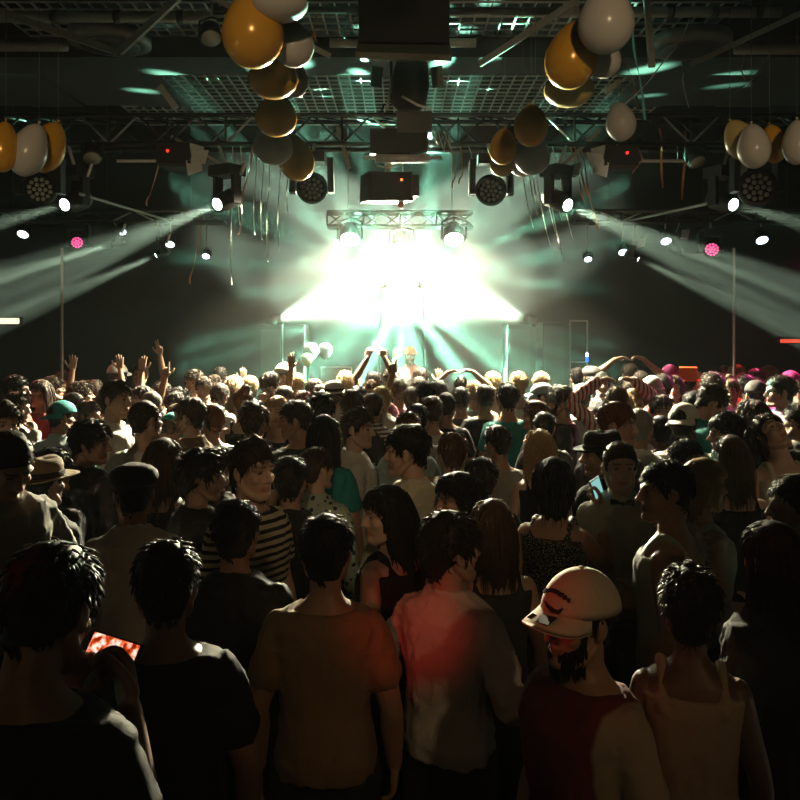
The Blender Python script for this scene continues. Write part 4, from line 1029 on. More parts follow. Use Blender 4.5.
HAIRC = {'k': hair_mat('black', (.010, .008, .007)), 'd': hair_mat('dark_brown', (.030, .018, .012)), 'b': hair_mat('brown', (.07, .040, .022)), 'y': hair_mat('blond', (.42, .28, .13)), 'r': hair_mat('auburn', (.13, .045, .020)), 'g': hair_mat('grey', (.25, .22, .19))}
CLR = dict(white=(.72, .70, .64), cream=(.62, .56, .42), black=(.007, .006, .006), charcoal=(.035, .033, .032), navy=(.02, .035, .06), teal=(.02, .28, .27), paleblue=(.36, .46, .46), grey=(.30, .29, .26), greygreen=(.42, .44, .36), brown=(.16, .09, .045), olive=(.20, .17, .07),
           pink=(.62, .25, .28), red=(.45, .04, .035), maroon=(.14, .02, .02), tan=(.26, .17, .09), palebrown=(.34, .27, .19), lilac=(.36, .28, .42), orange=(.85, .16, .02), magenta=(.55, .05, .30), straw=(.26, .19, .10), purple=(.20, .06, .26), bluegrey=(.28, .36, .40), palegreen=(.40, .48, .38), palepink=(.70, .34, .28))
def cloth(c):
    if c in ('stripes', 'redstripes', 'bwstripes', 'floral', 'sequin', 'raglan', 'patterned', 'leather', 'straw'):
        key = 'cloth_' + c
        if key in MATS: return MATS[key]
        base = {'stripes': CLR['cream'], 'redstripes': CLR['white'], 'bwstripes': CLR['white'], 'floral': CLR['palegreen'], 'sequin': CLR['black'], 'raglan': CLR['maroon'], 'patterned': CLR['brown'], 'leather': CLR['charcoal'], 'straw': CLR['straw']}[c]
        two = {'stripes': CLR['black'], 'redstripes': CLR['red'], 'bwstripes': CLR['black'], 'floral': CLR['navy'], 'sequin': (.5, .42, .28), 'raglan': (.32, .27, .20), 'patterned': CLR['tan'], 'leather': CLR['black'], 'straw': (.14, .10, .05)}[c]
        m = mat(key, base, .85 if c not in ('sequin', 'leather') else .3); nt = m.node_tree; N = nt.nodes; L = nt.links; b = N['Principled BSDF']; src = b.inputs['Base Color'].links[0].from_socket
        tc = N.new('ShaderNodeTexCoord'); mx = N.new('ShaderNodeMix'); mx.data_type = 'RGBA'; L.new(src, mx.inputs[6]); mx.inputs[7].default_value = (*two, 1)
        rp = N.new('ShaderNodeMapRange')
        if 'stripes' in c or c == 'straw':
            wv = N.new('ShaderNodeTexWave'); wv.bands_direction = 'X' if c == 'redstripes' else 'Z'; wv.inputs['Scale'].default_value = {'redstripes': 9, 'straw': 40}.get(c, 10); wv.inputs['Distortion'].default_value = .3; L.new(tc.outputs['Object'], wv.inputs['Vector']); L.new(wv.outputs['Fac'], rp.inputs[0]); rp.inputs[1].default_value = .52; rp.inputs[2].default_value = .60
        elif c == 'raglan':
            sp = N.new('ShaderNodeSeparateXYZ'); L.new(tc.outputs['Object'], sp.inputs[0]); ab = N.new('ShaderNodeMath'); ab.operation = 'ABSOLUTE'; L.new(sp.outputs[0], ab.inputs[0]); L.new(ab.outputs[0], rp.inputs[0]); rp.inputs[1].default_value = .135; rp.inputs[2].default_value = .145
        else:
            vo = N.new('ShaderNodeTexVoronoi'); vo.inputs['Scale'].default_value = {'sequin': 120, 'patterned': 22, 'floral': 24, 'leather': 9}[c]; L.new(tc.outputs['Object'], vo.inputs['Vector']); L.new(vo.outputs['Distance'], rp.inputs[0]); rp.inputs[1].default_value = .34; rp.inputs[2].default_value = .26
        L.new(rp.outputs[0], mx.inputs[0]); L.new(mx.outputs[2], b.inputs['Base Color']); return m
    return mat('cloth_' + c, CLR[c], 0.85, 0, 0.12, 90, bump=0.15)
M_TROUS = mat('dark_trousers', (.018, .018, .022), 0.9)

PEOPLE = []
def person(x, ytop, S, yaw, pose, hair, hc, skin, top, tcol, label, mirror=False, female=False, hat=None, hatc=None, straps=False, bow=False, glasses=False, beard=None, boa=False, base=0.0, name='person', fixed=False, embroidered=False):
    PEOPLE.append(dict(x=x, ytop=ytop, d=F / S, d0=F / S, yaw=yaw, pose=pose, hair=hair, hc=hc, skin=skin, top=top, tcol=tcol, label=label, mirror=mirror, female=female, hat=hat, hatc=hatc, straps=straps, bow=bow, glasses=glasses, beard=beard, boa=boa, base=base, fixed=fixed, embroidered=embroidered))
def head_local(p):
    """matrix of the head in the person's frame, model top"""
    H = head_fn(p['pose']); R = Matrix(head_mat(p['pose']).tolist())
    m = Matrix.Translation(Vector(H((0, 0, 0)))) @ R.to_4x4() @ Matrix.Scale(HS, 4)
    gt = {'crop': .009, 'short': .019, 'quiff': .028, 'curly': .029, 'afro': .054, 'long': .016, 'wavy': .022, 'bob': .018, 'bun': .015, 'bald': .003, 'messy': .029, 'fringe': .017}[p['hair']]
    if p['hat']: gt = {'cap': .028, 'backcap': .028, 'beanie': .024, 'fedora': .012, 'trilby': .012, 'straw': .012, 'flatcap': .018, 'box': .07}[p['hat']]
    tp = max((m @ Vector(q)).z for q in ((0, -.012, .12 + gt), (0, -.09, .06 + gt * .7), (0, .07, .07 + gt * .7)))
    return m, tp
def solve(p):
    m, tp = head_local(p); h = CAMH - (p['ytop'] - HZ) / F * p['d'] - p['base']; s = h / tp
    lo, hi = .86, 1.08
    if s < lo and not p['fixed']: p['d'] = max(.5, (CAMH - p['base'] - lo * tp) / (p['ytop'] - HZ) * F); s = lo
    if s > hi and not p['fixed']: p['d'] = (CAMH - p['base'] - hi * tp) / (p['ytop'] - HZ) * F; s = hi
    p['s'] = s; sx = s * (-1 if p['mirror'] else 1) * (.90 if p['female'] else 1)
    hc = m.translation; off = Matrix.Rotation(math.radians(p['yaw']), 3, 'Z') @ Vector((hc.x * sx, hc.y * s, 0))
    p['loc'] = Vector(((p['x'] - 400) / F * p['d'] - off.x, p['d'] - off.y, p['base'])); p['sx'] = sx
def relax(n=120, gap=.41):
    for p in PEOPLE: solve(p)
    for it in range(n):
        moved = False
        for i in range(len(PEOPLE)):
            for j in range(i + 1, len(PEOPLE)):
                a, b = PEOPLE[i], PEOPLE[j]; dd = b['loc'] - a['loc']; q = math.hypot(dd.x, dd.y)
                if q < gap and a['base'] == b['base']:
                    moved = True; k = (gap - q) * .35; sg = 1 if b['d'] >= a['d'] else -1
                    for w_, s_ in ((a, -sg), (b, sg)):
                        if w_['fixed']: continue
                        w_['d'] = min(w_['d0'] * 1.20, max(w_['d0'] * .84, w_['d'] + s_ * k)); w_['d'] = min(w_['d'], 9.95)
                        solve(w_)
        if not moved: break
def build_people():
    EMB = mat('dark_embroidery', (.03, .012, .012), .8)
    for i, p in enumerate(PEOPLE):
        t = thing('person', p['label'], 'person', p['loc'], 'people in the club crowd'); t.rotation_euler = (0, 0, math.radians(p['yaw'])); t.scale = (p['sx'], p['s'], p['s'])
        link('body', body_mesh(p['pose']), t, SKIN[p['skin']])
        link({'tee': 't_shirt', 'shirt': 'shirt', 'jacket': 'jacket', 'tank': 'sleeveless_top'}[p['top']], top_mesh(p['pose'], p['top']), t, cloth(p['tcol']))
        link('trousers', TROUS, t, M_TROUS)
        m, _ = head_local(p)
        hs = p['hair']; 
        if p['hat'] and hs in ('short', 'quiff', 'messy', 'fringe', 'curly'): hs = 'crop'
        link('hair', hair_mesh(hs, i % 2 if hs not in ('bun',) else 0), t, HAIRC[p['hc']]).matrix_local = m
        if p['hat']:
            R = m @ Matrix.Rotation(PI if p['hat'] == 'backcap' else 0, 4, 'Z'); par = None
            for n_, me, r_ in hat_meshes(p['hat']):
                o = link({'cap': 'cap', 'backcap': 'cap', 'beanie': 'beanie', 'flatcap': 'flat_cap'}.get(p['hat'], 'hat') if par is None else n_, me, par or t, cloth(p['hatc']) if r_ == 0 else cloth('black'))
                if par is None: o.matrix_local = R; par = o
            if p['embroidered']:
                for k in range(9):
                    phi = -.55 + .13 * k; z = .082 + .016 * math.cos((k - 4) * .35); q = skull(phi, z, .027); hgt = .011
                    mb = MB().box((0, 0, 0), (.0075 + .003 * (k % 3), .004, hgt)); o = mb.build('letter', EMB, par); o.location = Vector(q); o.rotation_euler = (.5, .15 * (k % 2), -phi)
                mb = MB().tube([tuple(skull(f, zz, .027)) for f, zz in ((-.42, .064), (-.30, .052), (-.15, .052), (.05, .058), (.28, .066))], [.0015, .006, .007, .005, .001], 6); mb.build('swoosh', EMB, par)
                mb = MB().box((0, 0, 0), (.045, .04, .003)); o = mb.build('sticker_glint', EMB, par); o.location = (-.018, .135, .034); o.rotation_euler = (-.28, .1, .1)
                mb = MB().box((0, 0, 0), (.016, .022, .003)); o = mb.build('sticker_glint', mat('visor_glint', (.8, .85, .85), .15, .9), par); o.location = (.022, .148, .033); o.rotation_euler = (-.28, -.1, .1)  # light reflection on the visor, made as a bright chip
        if p['straps']:
            for st in STRAPS: link('brace_strap', st, t, cloth('charcoal'))
        if p['bow']: link('bow_tie', BOW, t, cloth('black'))
        if p['glasses']: link('glasses', GLASSES, t, M_BLACK).matrix_local = m
        if p['beard']: link('beard', BEARD, t, HAIRC[p['beard']]).matrix_local = m
        if p['boa']: link('feather_boa', boa_mesh(), t, cloth('white'))
P_ = person
M1 = dict(mirror=True); W1 = dict(female=True)
# ---- left side
P_(16, 374, 118, -80, 'stand', 'short', 'k', 'c', 'tee', 'maroon', 'dark-haired person in profile at the far left, pink light on hair')
P_(17, 391, 130, -75, 'chin', 'short', 'd', 'a', 'jacket', 'grey', 'man in profile near the left edge resting a hand at his chin')
P_(5, 400, 172, -140, 'stand', 'quiff', 'd', 'a', 'jacket', 'navy', 'man with swept hair and dark blue jacket facing right, left edge')
P_(9, 434, 228, -135, 'bow', 'crop', 'd', 'a', 'shirt', 'grey', 'man in pale collared shirt looking down at the left edge')
P_(61, 400, 133, -12, 'glance_right', 'crop', 'k', 'b', 'shirt', 'paleblue', 'man seen from behind in teal cap and pale blue shirt', hat='backcap', hatc='teal')
P_(75, 392, 122, -85, 'stand', 'crop', 'k', 'c', 'jacket', 'black', 'dark-skinned man in profile just beyond the man in teal cap and pale blue shirt')
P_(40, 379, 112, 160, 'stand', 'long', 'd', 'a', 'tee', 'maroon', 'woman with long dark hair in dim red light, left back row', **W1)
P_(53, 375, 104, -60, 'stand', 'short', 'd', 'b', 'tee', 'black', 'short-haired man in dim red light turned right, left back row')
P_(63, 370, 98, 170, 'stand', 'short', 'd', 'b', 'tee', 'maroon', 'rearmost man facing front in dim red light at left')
P_(82, 380, 108, -60, 'stand', 'messy', 'd', 'b', 'tee', 'black', 'tousle-haired dancer just left of the two raised bare arms')
P_(95, 379, 99, 10, 'arms_up', 'short', 'd', 'b', 'tee', 'black', 'dancer raising both bare arms in the dark left back row')
P_(89, 400, 125, -100, 'stand', 'short', 'd', 'a', 'tee', 'charcoal', 'shadowed person with red-lit cheek behind the curly leather-jacket person')
P_(91, 418, 200, -30, 'look_right', 'curly', 'k', 'b', 'jacket', 'leather', 'curly-haired person in shiny dark leather jacket, back turned')
P_(117, 379, 132, -85, 'glance_right', 'short', 'd', 'a', 'shirt', 'white', 'man in white shirt standing in bright profile at left')
P_(146, 400, 160, -10, 'glance_right', 'crop', 'd', 'a', 'tee', 'white', 'man with cropped dark hair and white T-shirt, back turned, left')
P_(189, 396, 150, 75, 'stand', 'short', 'd', 'a', 'shirt', 'patterned', 'man in brown patterned shirt looking left in profile')
P_(172, 414, 140, -20, 'bow', 'crop', 'd', 'a', 'tee', 'black', 'stooping person in teal cap left of the brown patterned shirt', hat='cap', hatc='teal')
P_(163, 437, 205, -8, 'stand', 'long', 'b', 'a', 'tank', 'black', 'woman with straight brown hair in front of the cropped-hair white T-shirt man', **W1)
P_(118, 362, 95, -20, 'stand', 'crop', 'd', 'b', 'tee', 'black', 'person in pink-lit white cap in the left back row', hat='cap', hatc='white')
P_(140, 363, 93, 180, 'right_up', 'short', 'd', 'b', 'tee', 'charcoal', 'person facing front holding two fingers up, left back row', **M1)
P_(163, 381, 104, 0, 'one_up', 'short', 'd', 'b', 'tee', 'maroon', 'dancer with one bare arm raised high, left of the teal haze', **M1)
P_(176, 391, 116, -15, 'point_up', 'short', 'k', 'b', 'tee', 'charcoal', 'person pointing one finger up at the left edge of teal haze', **M1)
P_(180, 386, 106, -80, 'stand', 'messy', 'k', 'a', 'tee', 'black', 'dark tousled head in profile right of the pointing finger')
P_(194, 369, 100, 165, 'stand', 'curly', 'd', 'a', 'tee', 'charcoal', 'curly-haired man facing front inside the left teal haze')
P_(152, 391, 128, -15, 'stand', 'bald', 'g', 'a', 'tee', 'grey', 'man with shaved grey head behind the cropped-hair white T-shirt man')
P_(141, 385, 117, 150, 'stand', 'bob', 'd', 'a', 'tank', 'grey', 'pale-faced woman facing front beside the profile man in white shirt', **W1)
P_(176, 403, 126, 30, 'stand', 'short', 'b', 'a', 'tee', 'pink', 'person in pink top partly hidden behind the stooping teal cap')
P_(32, 384, 112, 150, 'stand', 'messy', 'd', 'b', 'tee', 'maroon', 'messy-haired person in dim red light at far left')
P_(105, 392, 118, 30, 'stand', 'short', 'k', 'b', 'tee', 'black', 'short dark head left of the profile man in white shirt')
# ---- left of centre
P_(212, 403, 147, 15, 'glance_left', 'short', 'r', 'a', 'tee', 'white', 'man with reddish-brown hair and white T-shirt, back turned, left of centre')
P_(254, 400, 156, -5, 'stand', 'messy', 'd', 'b', 'tee', 'black', 'man with wild bushy hair, back turned, left of centre')
P_(295, 399, 162, 35, 'look_left', 'short', 'd', 'b', 'tee', 'black', 'dark-haired man with bare neck turned left beside the bushy hair')
P_(243, 387, 130, 12, 'stand', 'bun', 'r', 'a', 'tank', 'black', 'woman with messy auburn bun and black top', **W1)
P_(277, 395, 132, 172, 'stand', 'long', 'y', 'a', 'tank', 'black', 'blonde long-haired woman facing the camera', **W1)
P_(219, 384, 112, -15, 'bow', 'short', 'd', 'a', 'shirt', 'white', 'man in bright white shirt bowing his head left of auburn bun')
P_(270, 373, 106, 150, 'bow', 'short', 'd', 'a', 'shirt', 'white', 'man looking down, facing front, strongly lit below the left tower')
P_(284, 362, 96, 88, 'stand', 'crop', 'b', 'a', 'tee', 'white', 'person in white cap facing left near the left tower', hat='cap', hatc='white')
P_(250, 375, 100, 0, 'stand', 'short', 'y', 'a', 'shirt', 'white', 'fair-haired person in blazing light left of the man looking down')
P_(204, 376, 100, 170, 'stand', 'short', 'd', 'a', 'tee', 'grey', 'man with short hair facing front in teal haze, leftmost of a trio')
P_(214, 374, 98, 178, 'stand', 'fringe', 'd', 'a', 'tee', 'white', 'person with a fringe facing front in teal haze')
P_(220, 366, 93, -10, 'low_open', 'short', 'k', 'a', 'tee', 'teal', 'person lifting an open hand in the left teal haze')
P_(234, 375, 101, 0, 'stand', 'wavy', 'y', 'a', 'tank', 'white', 'fair wavy-haired woman in blazing light at left of centre', **W1)
P_(296, 372, 99, 0, 'stand', 'short', 'y', 'a', 'shirt', 'white', 'fair-haired man just right of the white cap')
P_(301, 390, 118, 95, 'stand', 'short', 'r', 'a', 'tee', 'white', 'red-haired man in profile facing left beyond the blonde woman')
P_(284, 385, 112, 5, 'low_fist', 'short', 'd', 'b', 'tee', 'white', 'person with a fist at head height behind the blonde woman', **M1)
P_(324, 414, 172, -5, 'stand', 'long', 'k', 'b', 'tee', 'teal', 'woman with long straight black hair and teal T-shirt, back turned', **W1)
P_(321, 391, 142, 0, 'stand', 'curly', 'k', 'c', 'tee', 'olive', 'person with round curly black hair and olive T-shirt, back turned')
P_(253, 436, 216, -128, 'stand', 'quiff', 'd', 'a', 'tee', 'stripes', 'man in cream and black striped T-shirt turned to the right')
P_(290, 455, 206, 0, 'stand', 'short', 'k', 'b', 'jacket', 'black', 'rounded dark head, back turned, right of the striped T-shirt')
P_(317, 446, 196, -18, 'glance_right', 'short', 'd', 'a', 'shirt', 'floral', 'man in pale green patterned shirt, back turned, left of centre')
P_(201, 447, 206, -65, 'stand', 'messy', 'k', 'b', 'jacket', 'black', 'messy-haired person in black turned right, left of the striped T-shirt')
P_(217, 446, 190, -20, 'stand', 'short', 'd', 'b', 'jacket', 'charcoal', 'shadowed head between messy-haired person and striped T-shirt')
# ---- centre
P_(358, 407, 168, -80, 'glance_right', 'quiff', 'd', 'a', 'shirt', 'white', 'man in white shirt with dark braces looking right', straps=True)
P_(322, 383, 112, 0, 'stand', 'short', 'd', 'a', 'tee', 'white', 'brown-haired person just left of the white trilby')
P_(334, 381, 114, 5, 'stand', 'crop', 'd', 'a', 'shirt', 'white', 'person in white trilby with black band', hat='trilby', hatc='white')
P_(352, 388, 124, 5, 'low_fist', 'short', 'd', 'b', 'tee', 'black', 'person thrusting up a fist in front of the white trilby', **M1)
P_(358, 386, 116, 0, 'stand', 'short', 'd', 'a', 'shirt', 'pink', 'short-haired man in pink collar, back turned, centre')
P_(373, 392, 122, 0, 'stand', 'crop', 'd', 'b', 'shirt', 'bwstripes', 'close-cropped man in striped shirt and braces, back turned, centre', straps=True)
P_(371, 379, 106, 165, 'stand', 'short', 'r', 'a', 'tee', 'cream', 'red-haired man facing front in the middle of the crowd')
P_(382, 385, 113, 8, 'stand', 'short', 'y', 'a', 'shirt', 'white', 'fair-haired man in white shirt, back turned, below the performer')
P_(374, 371, 100, -5, 'hold_high', 'short', 'd', 'a', 'tee', 'black', 'person holding both hands up together, left of the performer')
P_(391, 367, 95, 0, 'stand', 'short', 'd', 'a', 'tee', 'grey', 'dark-haired person directly left of the pointing arm')
P_(345, 370, 99, 0, 'stand', 'wavy', 'y', 'a', 'tank', 'cream', 'light wavy-haired woman near the booth', **W1)
P_(407, 423, 212, 22, 'look_left', 'short', 'k', 'a', 'shirt', 'cream', 'man in cream shirt at the centre, dark hair, head turned left')
P_(412, 386, 110, 8, 'point_up', 'short', 'd', 'b', 'tee', 'pink', 'dancer in pink top pointing a finger straight up at the performer', **M1)
P_(426, 380, 119, 0, 'stand', 'short', 'k', 'b', 'shirt', 'white', 'man with short black hair and white shirt right of pink top')
P_(446, 392, 123, 0, 'stand', 'crop', 'k', 'b', 'tee', 'black', 'man with cropped round head and visible ears, black T-shirt, centre')
P_(485, 384, 121, 0, 'stand', 'crop', 'k', 'b', 'tee', 'black', 'tall-necked man with cropped hair and black T-shirt right of centre')
P_(453, 431, 188, 0, 'stand', 'short', 'b', 'a', 'tee', 'black', 'brown-haired person in black, back turned, under the outstretched forearm')
P_(497, 424, 166, 8, 'fore_side', 'short', 'k', 'b', 'tee', 'grey', 'dark-haired person stretching a bare forearm out to the left')
P_(408, 411, 150, 0, 'stand', 'short', 'b', 'a', 'tee', 'paleblue', 'light brown head just behind the man in cream shirt')
P_(417, 403, 140, 0, 'stand', 'short', 'k', 'b', 'tee', 'grey', 'round black-haired head behind the light brown head, centre')
P_(461, 376, 102, 0, 'hands_on_head', 'short', 'd', 'a', 'tank', 'white', 'person arching both arms over the head right of the performer', **W1)
P_(419, 376, 104, 0, 'low_fist', 'short', 'd', 'a', 'tee', 'grey', 'person raising a fist right below the performer')
P_(421, 367, 95, 0, 'low_open', 'short', 'd', 'a', 'tee', 'grey', 'person showing an open hand beside the performer')
P_(461, 386, 110, 0, 'stand', 'short', 'k', 'a', 'tee', 'charcoal', 'dark head below the arched arms right of the performer')
P_(474, 380, 104, 0, 'low_fist', 'short', 'y', 'a', 'tee', 'white', 'bright fair person with a raised hand left of tall-necked man')
P_(493, 371, 98, 0, 'stand', 'wavy', 'y', 'a', 'tank', 'white', 'fair wavy-haired woman in blazing light right of centre', **W1)
P_(439, 379, 106, 0, 'stand', 'short', 'k', 'b', 'tee', 'charcoal', 'dark head between white shirt and arched arms')
P_(399, 377, 104, 0, 'stand', 'short', 'd', 'a', 'tee', 'pink', 'brown-haired person in pink left of the pointing dancer')
P_(314, 378, 104, 0, 'one_up', 'short', 'd', 'a', 'tee', 'white', 'person with one arm raised under the booth balloons', **M1)
P_(432, 395, 128, 0, 'stand', 'short', 'd', 'b', 'tee', 'white', 'man in white top with a strap, back turned, left of cropped round head')
# ---- right of centre
P_(508, 382, 121, 0, 'stand', 'quiff', 'k', 'b', 'tee', 'teal', 'man with spiky dark hair and teal T-shirt, back turned')
P_(519, 371, 100, 0, 'stand', 'curly', 'y', 'a', 'tank', 'white', 'fair curly-haired person glowing behind the spiky-haired man', **W1)
P_(541, 382, 112, 80, 'stand', 'crop', 'd', 'a', 'shirt', 'white', 'man in blue-grey cap facing left', hat='cap', hatc='bluegrey')
P_(561, 384, 128, 78, 'stand', 'messy', 'd', 'b', 'tee', 'black', 'bearded man in black facing left beside the blue-grey cap', beard='k')
P_(535, 400, 132, 75, 'stand', 'long', 'b', 'a', 'tank', 'black', 'brown-haired woman facing left below the blue-grey cap', **W1)
P_(544, 411, 138, 0, 'stand', 'crop', 'k', 'b', 'tee', 'charcoal', 'close-cropped dark head in front of the bearded man')
P_(540, 429, 173, 0, 'stand', 'wavy', 'y', 'a', 'tank', 'black', 'woman with long curly fair hair rimmed by light, back turned', **W1)
P_(541, 371, 99, 0, 'stand', 'short', 'y', 'a', 'tee', 'white', 'bright light-haired head just above the blue-grey cap')
P_(577, 367, 97, 0, 'stand', 'short', 'k', 'a', 'tee', 'white', 'dark-haired person in white top left of the dark peaked cap')
P_(582, 383, 110, -15, 'stand', 'crop', 'k', 'b', 'shirt', 'white', 'person in teal cap and glaring white shirt right of bearded man', hat='backcap', hatc='teal')
P_(592, 366, 97, 178, 'stand', 'crop', 'd', 'b', 'tee', 'charcoal', 'man facing front in a dark peaked cap, back row right', hat='flatcap', hatc='charcoal', beard='d')
P_(602, 371, 98, 172, 'stand', 'short', 'k', 'a', 'tee', 'charcoal', 'dark-haired man facing front right of the dark peaked cap')
P_(617, 386, 118, 8, 'hands_on_head', 'short', 'b', 'a', 'shirt', 'redstripes', 'man in red and white striped shirt with hands on his head')
P_(617, 400, 172, -55, 'look_right', 'short', 'r', 'a', 'jacket', 'charcoal', 'man with short auburn hair in profile facing right')
P_(639, 408, 166, -20, 'stand', 'crop', 'g', 'b', 'shirt', 'white', 'close-cropped grey head behind the auburn-haired profile')
P_(601, 431, 190, 30, 'look_left', 'crop', 'k', 'b', 'jacket', 'black', 'person in black fedora, back turned, right of centre', hat='fedora', hatc='black')
P_(620, 441, 218, 176, 'stand', 'crop', 'd', 'a', 'shirt', 'greygreen', 'man with black bow tie and pale shirt facing the camera', bow=True)
P_(553, 456, 226, -28, 'phone_face', 'bob', 'k', 'b', 'tank', 'sequin', 'dark-haired woman in sequin top raising a phone', **W1)
P_(493, 498, 262, 5, 'stand', 'long', 'b', 'a', 'tank', 'charcoal', 'woman with long light brown hair, back turned, right of front white shirt', **W1)
P_(482, 456, 206, 0, 'stand', 'short', 'k', 'b', 'jacket', 'black', 'shadowed black-haired head left of the curly fair-haired woman')
P_(457, 471, 232, 55, 'look_left', 'bob', 'k', 'b', 'jacket', 'black', 'shadowed person with dark bob turned left, behind the front white shirt', **W1)
P_(386, 484, 256, 50, 'look_left', 'long', 'k', 'a', 'tank', 'black', 'woman with long black hair turned left, in front of cream shirt', **W1)
P_(452, 510, 300, -32, 'elbow_out', 'curly', 'd', 'a', 'shirt', 'white', 'man in bright white long-sleeved shirt in the front row, back turned')
# ---- right side
P_(646, 383, 118, -130, 'stand', 'short', 'y', 'a', 'shirt', 'teal', 'fair-haired man in teal shirt turned right, brightly lit')
P_(662, 394, 132, 170, 'stand', 'fringe', 'd', 'a', 'tee', 'white', 'brightly lit man with fringe facing the camera in white')
P_(684, 402, 162, -15, 'glance_right', 'crop', 'k', 'c', 'shirt', 'white', 'man in white cap and white shirt with braces, back turned', hat='backcap', hatc='white', straps=True)
P_(660, 415, 158, 0, 'stand', 'crop', 'k', 'b', 'jacket', 'black', 'man with cropped black hair and black jacket left of white cap')
P_(687, 438, 188, -150, 'stand', 'short', 'k', 'b', 'jacket', 'charcoal', 'shadowed dark-haired man facing front below the white cap')
P_(663, 373, 107, 0, 'stand', 'short', 'k', 'b', 'tee', 'charcoal', 'black-haired head behind the brightly lit fringe, back row right')
P_(675, 375, 106, 150, 'stand', 'long', 'd', 'a', 'tank', 'magenta', 'woman with long dark hair in purple light, right back row', **W1)
P_(688, 367, 100, -20, 'stand', 'crop', 'k', 'b', 'tee', 'charcoal', 'person wearing a bright orange boxy hat', hat='box', hatc='orange')
P_(670, 364, 94, 160, 'stand', 'crop', 'd', 'b', 'tee', 'charcoal', 'person in magenta beanie left of the orange hat', hat='beanie', hatc='magenta')
P_(696, 371, 99, 170, 'stand', 'short', 'd', 'a', 'tee', 'pink', 'pink-lit person facing front right of the orange hat')
P_(630, 363, 93, 0, 'hands_on_head', 'short', 'd', 'b', 'tee', 'charcoal', 'dim person with arms folded over the head, right back row')
P_(631, 377, 104, 0, 'stand', 'short', 'd', 'b', 'tee', 'charcoal', 'dark head behind the fair-haired man in teal shirt')
P_(641, 370, 98, 170, 'stand', 'short', 'd', 'a', 'tee', 'lilac', 'pinkish face facing front right of the folded arms')
P_(631, 388, 113, 0, 'stand', 'short', 'y', 'a', 'tee', 'white', 'pale blond head right of the red and white striped shirt')
P_(652, 375, 110, -10, 'stand', 'crop', 'd', 'a', 'tee', 'greygreen', 'person in grey-green beanie behind fair-haired man in teal', hat='beanie', hatc='greygreen')
P_(694, 390, 124, -20, 'stand', 'short', 'k', 'b', 'shirt', 'bwstripes', 'person in black and white stripes right of brightly lit fringe')
P_(712, 371, 112, 0, 'stand', 'curly', 'd', 'b', 'tee', 'charcoal', 'wavy dark head, back turned, behind the white-collared teal shirt')
P_(712, 385, 135, -95, 'bow', 'short', 'd', 'a', 'shirt', 'teal', 'man in teal shirt looking down to the right')
P_(731, 378, 112, 165, 'chin', 'bun', 'b', 'a', 'tank', 'grey', 'woman facing front with hair up and hand at chin, right', **W1)
P_(746, 374, 108, 0, 'stand', 'short', 'k', 'c', 'tee', 'black', 'black silhouette head right of the woman with hair up')
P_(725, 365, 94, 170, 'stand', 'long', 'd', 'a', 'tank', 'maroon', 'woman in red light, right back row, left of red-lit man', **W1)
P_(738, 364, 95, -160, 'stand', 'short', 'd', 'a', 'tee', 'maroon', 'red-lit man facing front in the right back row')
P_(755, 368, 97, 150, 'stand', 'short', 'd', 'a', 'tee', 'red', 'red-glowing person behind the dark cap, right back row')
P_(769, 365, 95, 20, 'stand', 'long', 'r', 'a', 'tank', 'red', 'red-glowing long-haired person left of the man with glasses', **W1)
P_(780, 374, 120, 78, 'stand', 'short', 'd', 'a', 'shirt', 'lilac', 'man with glasses and lilac shirt facing left at the right side', glasses=True)
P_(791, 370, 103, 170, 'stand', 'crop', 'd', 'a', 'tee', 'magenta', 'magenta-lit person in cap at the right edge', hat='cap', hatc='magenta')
P_(803, 378, 116, 30, 'stand', 'short', 'd', 'a', 'shirt', 'pink', 'person in bright pink shirt cut off by the right edge')
P_(756, 379, 114, -10, 'stand', 'crop', 'k', 'b', 'tee', 'charcoal', 'person in dark cap left of the man with glasses', hat='cap', hatc='charcoal')
P_(754, 399, 152, 20, 'stand', 'wavy', 'd', 'a', 'tank', 'black', 'woman with wavy dark hair behind the woman with head thrown back', **W1)
P_(727, 411, 168, 80, 'stand', 'curly', 'k', 'b', 'tank', 'black', 'woman with full dark curly hair facing left', **W1)
P_(731, 434, 192, 0, 'stand', 'long', 'b', 'a', 'tank', 'black', 'woman with long straight brown hair, back turned, right side', **W1)
P_(770, 417, 190, -172, 'tilt_back', 'bob', 'd', 'a', 'tank', 'cream', 'woman throwing her head back with bare shoulders', **W1)
P_(798, 402, 150, 30, 'stand', 'short', 'k', 'b', 'jacket', 'black', 'dark head at the right edge above the woman throwing her head back')
P_(665, 459, 223, 60, 'glance_left', 'short', 'k', 'b', 'tank', 'greygreen', 'short-haired person in pale sleeveless top, bare arm, facing left')
P_(704, 457, 205, -80, 'stand', 'bob', 'y', 'a', 'tank', 'white', 'blonde woman in profile facing right with white feather boa', boa=True, **W1)
P_(794, 474, 262, 60, 'glance_left', 'short', 'd', 'a', 'shirt', 'grey', 'person at the right edge looking up to the left, lower row')
P_(690, 563, 400, -15, 'stand', 'curly', 'k', 'c', 'tank', 'palebrown', 'person in pale sleeveless top directly behind the cream baseball cap', **W1)
P_(578, 567, 405, 122, 'stand', 'crop', 'k', 'b', 'tee', 'raglan', 'man in cream baseball cap and black beard in the foreground', hat='cap', hatc='cream', beard='k', fixed=True, embroidered=True)
P_(50, 543, 500, -8, 'phone_low', 'short', 'k', 'b', 'tee', 'black', 'big dark head at lower left bent over a lit phone')
P_(166, 537, 385, 12, 'stand', 'short', 'k', 'b', 'tee', 'black', 'dark-haired man in black right of the lit phone, back turned')
P_(326, 512, 305, 0, 'stand', 'short', 'k', 'b', 'tee', 'tan', 'man in tan T-shirt, back turned, lower centre left')
P_(45, 457, 226, -20, 'stand', 'crop', 'k', 'b', 'jacket', 'charcoal', 'person in woven straw hat at the left', hat='straw', hatc='straw')
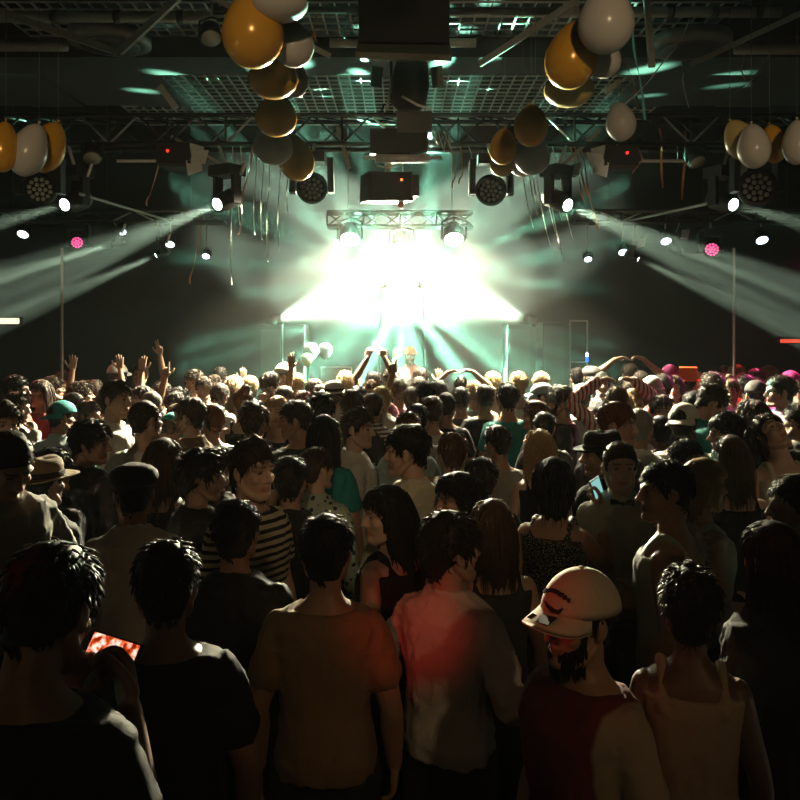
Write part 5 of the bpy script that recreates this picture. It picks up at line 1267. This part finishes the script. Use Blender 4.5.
P_(134, 462, 236, 15, 'stand', 'crop', 'k', 'b', 'shirt', 'white', 'person in black flat cap and white collared shirt, left', hat='flatcap', hatc='black')
P_(54, 446, 205, -30, 'stand', 'short', 'k', 'b', 'jacket', 'black', 'dark short-haired head just behind the woven straw hat')
P_(236, 498, 300, 0, 'stand', 'short', 'k', 'b', 'jacket', 'black', 'added person in black filling the dark between striped T-shirt and tan T-shirt')  # added figure, keeps the lit floor behind it from showing
P_(772, 520, 330, 20, 'stand', 'long', 'k', 'b', 'jacket', 'black', 'added long-haired person in black filling the dark lower right', **W1)  # added figure that darkens the lower right corner
P_(410, 346, 75, 178, 'low_open', 'crop', 'r', 'a', 'shirt', 'palepink', 'bearded performer on stage in orange-red hat and pink costume', hat='beanie', hatc='orange', beard='r', base=0.3, fixed=True)
relax()
build_people()

# ------------------------------------------------------------------ phones
def phone(loc, rot, label, screen):
    t = thing('phone', label, 'phone', loc); t.rotation_euler = rot
    MB().box((0, 0, 0), (.128, .066, .008)).build('case', M_BLACK, t)
    MB().box((0, 0, .0045), (.118, .058, .0012)).build('screen', screen, t)
    return t
def screen_mat(key, c0, c1, st):
    m = bpy.data.materials.new(key); m.use_nodes = True; nt = m.node_tree; N = nt.nodes; L = nt.links; b = N['Principled BSDF']
    tc = N.new('ShaderNodeTexCoord'); nz = N.new('ShaderNodeTexNoise'); nz.inputs['Scale'].default_value = 60; nz.inputs['Detail'].default_value = 4; L.new(tc.outputs['Object'], nz.inputs['Vector'])
    cr = N.new('ShaderNodeValToRGB'); cr.color_ramp.elements[0].position = .42; cr.color_ramp.elements[0].color = (*c0, 1); cr.color_ramp.elements[1].position = .62; cr.color_ramp.elements[1].color = (1.0, .85, .7, 1)
    e = cr.color_ramp.elements.new(.5); e.color = (*c1, 1); L.new(nz.outputs['Fac'], cr.inputs[0]); L.new(cr.outputs[0], b.inputs['Emission Color']); b.inputs['Emission Strength'].default_value = st; b.inputs['Base Color'].default_value = (.02, .02, .02, 1); m.cycles.emission_sampling = 'NONE'
    return m
def in_hand(pose, local):
    p = next(q for q in PEOPLE if q['pose'] == pose)
    return p['loc'] + Matrix.Rotation(math.radians(p['yaw']), 3, 'Z') @ Vector((local[0] * p['sx'], local[1] * p['s'], local[2] * p['s']))
phone(in_hand('phone_low', (0.02, 0.275, 1.445)), (math.radians(58), math.radians(10), math.radians(-14)), 'phone with a glowing orange screen held low at lower left', screen_mat('phone_picture', (.25, .01, .0), (.9, .12, .02), 1.1))
phone(in_hand('phone_face', (0.125, 0.375, 1.545)), (math.radians(80), math.radians(70), math.radians(25)), 'phone with pale teal screen in the sequin-top woman\'s raised hand', mat('phone_teal', (.1, .2, .2), .3, emit=(.4, .9, .85), estr=.6))
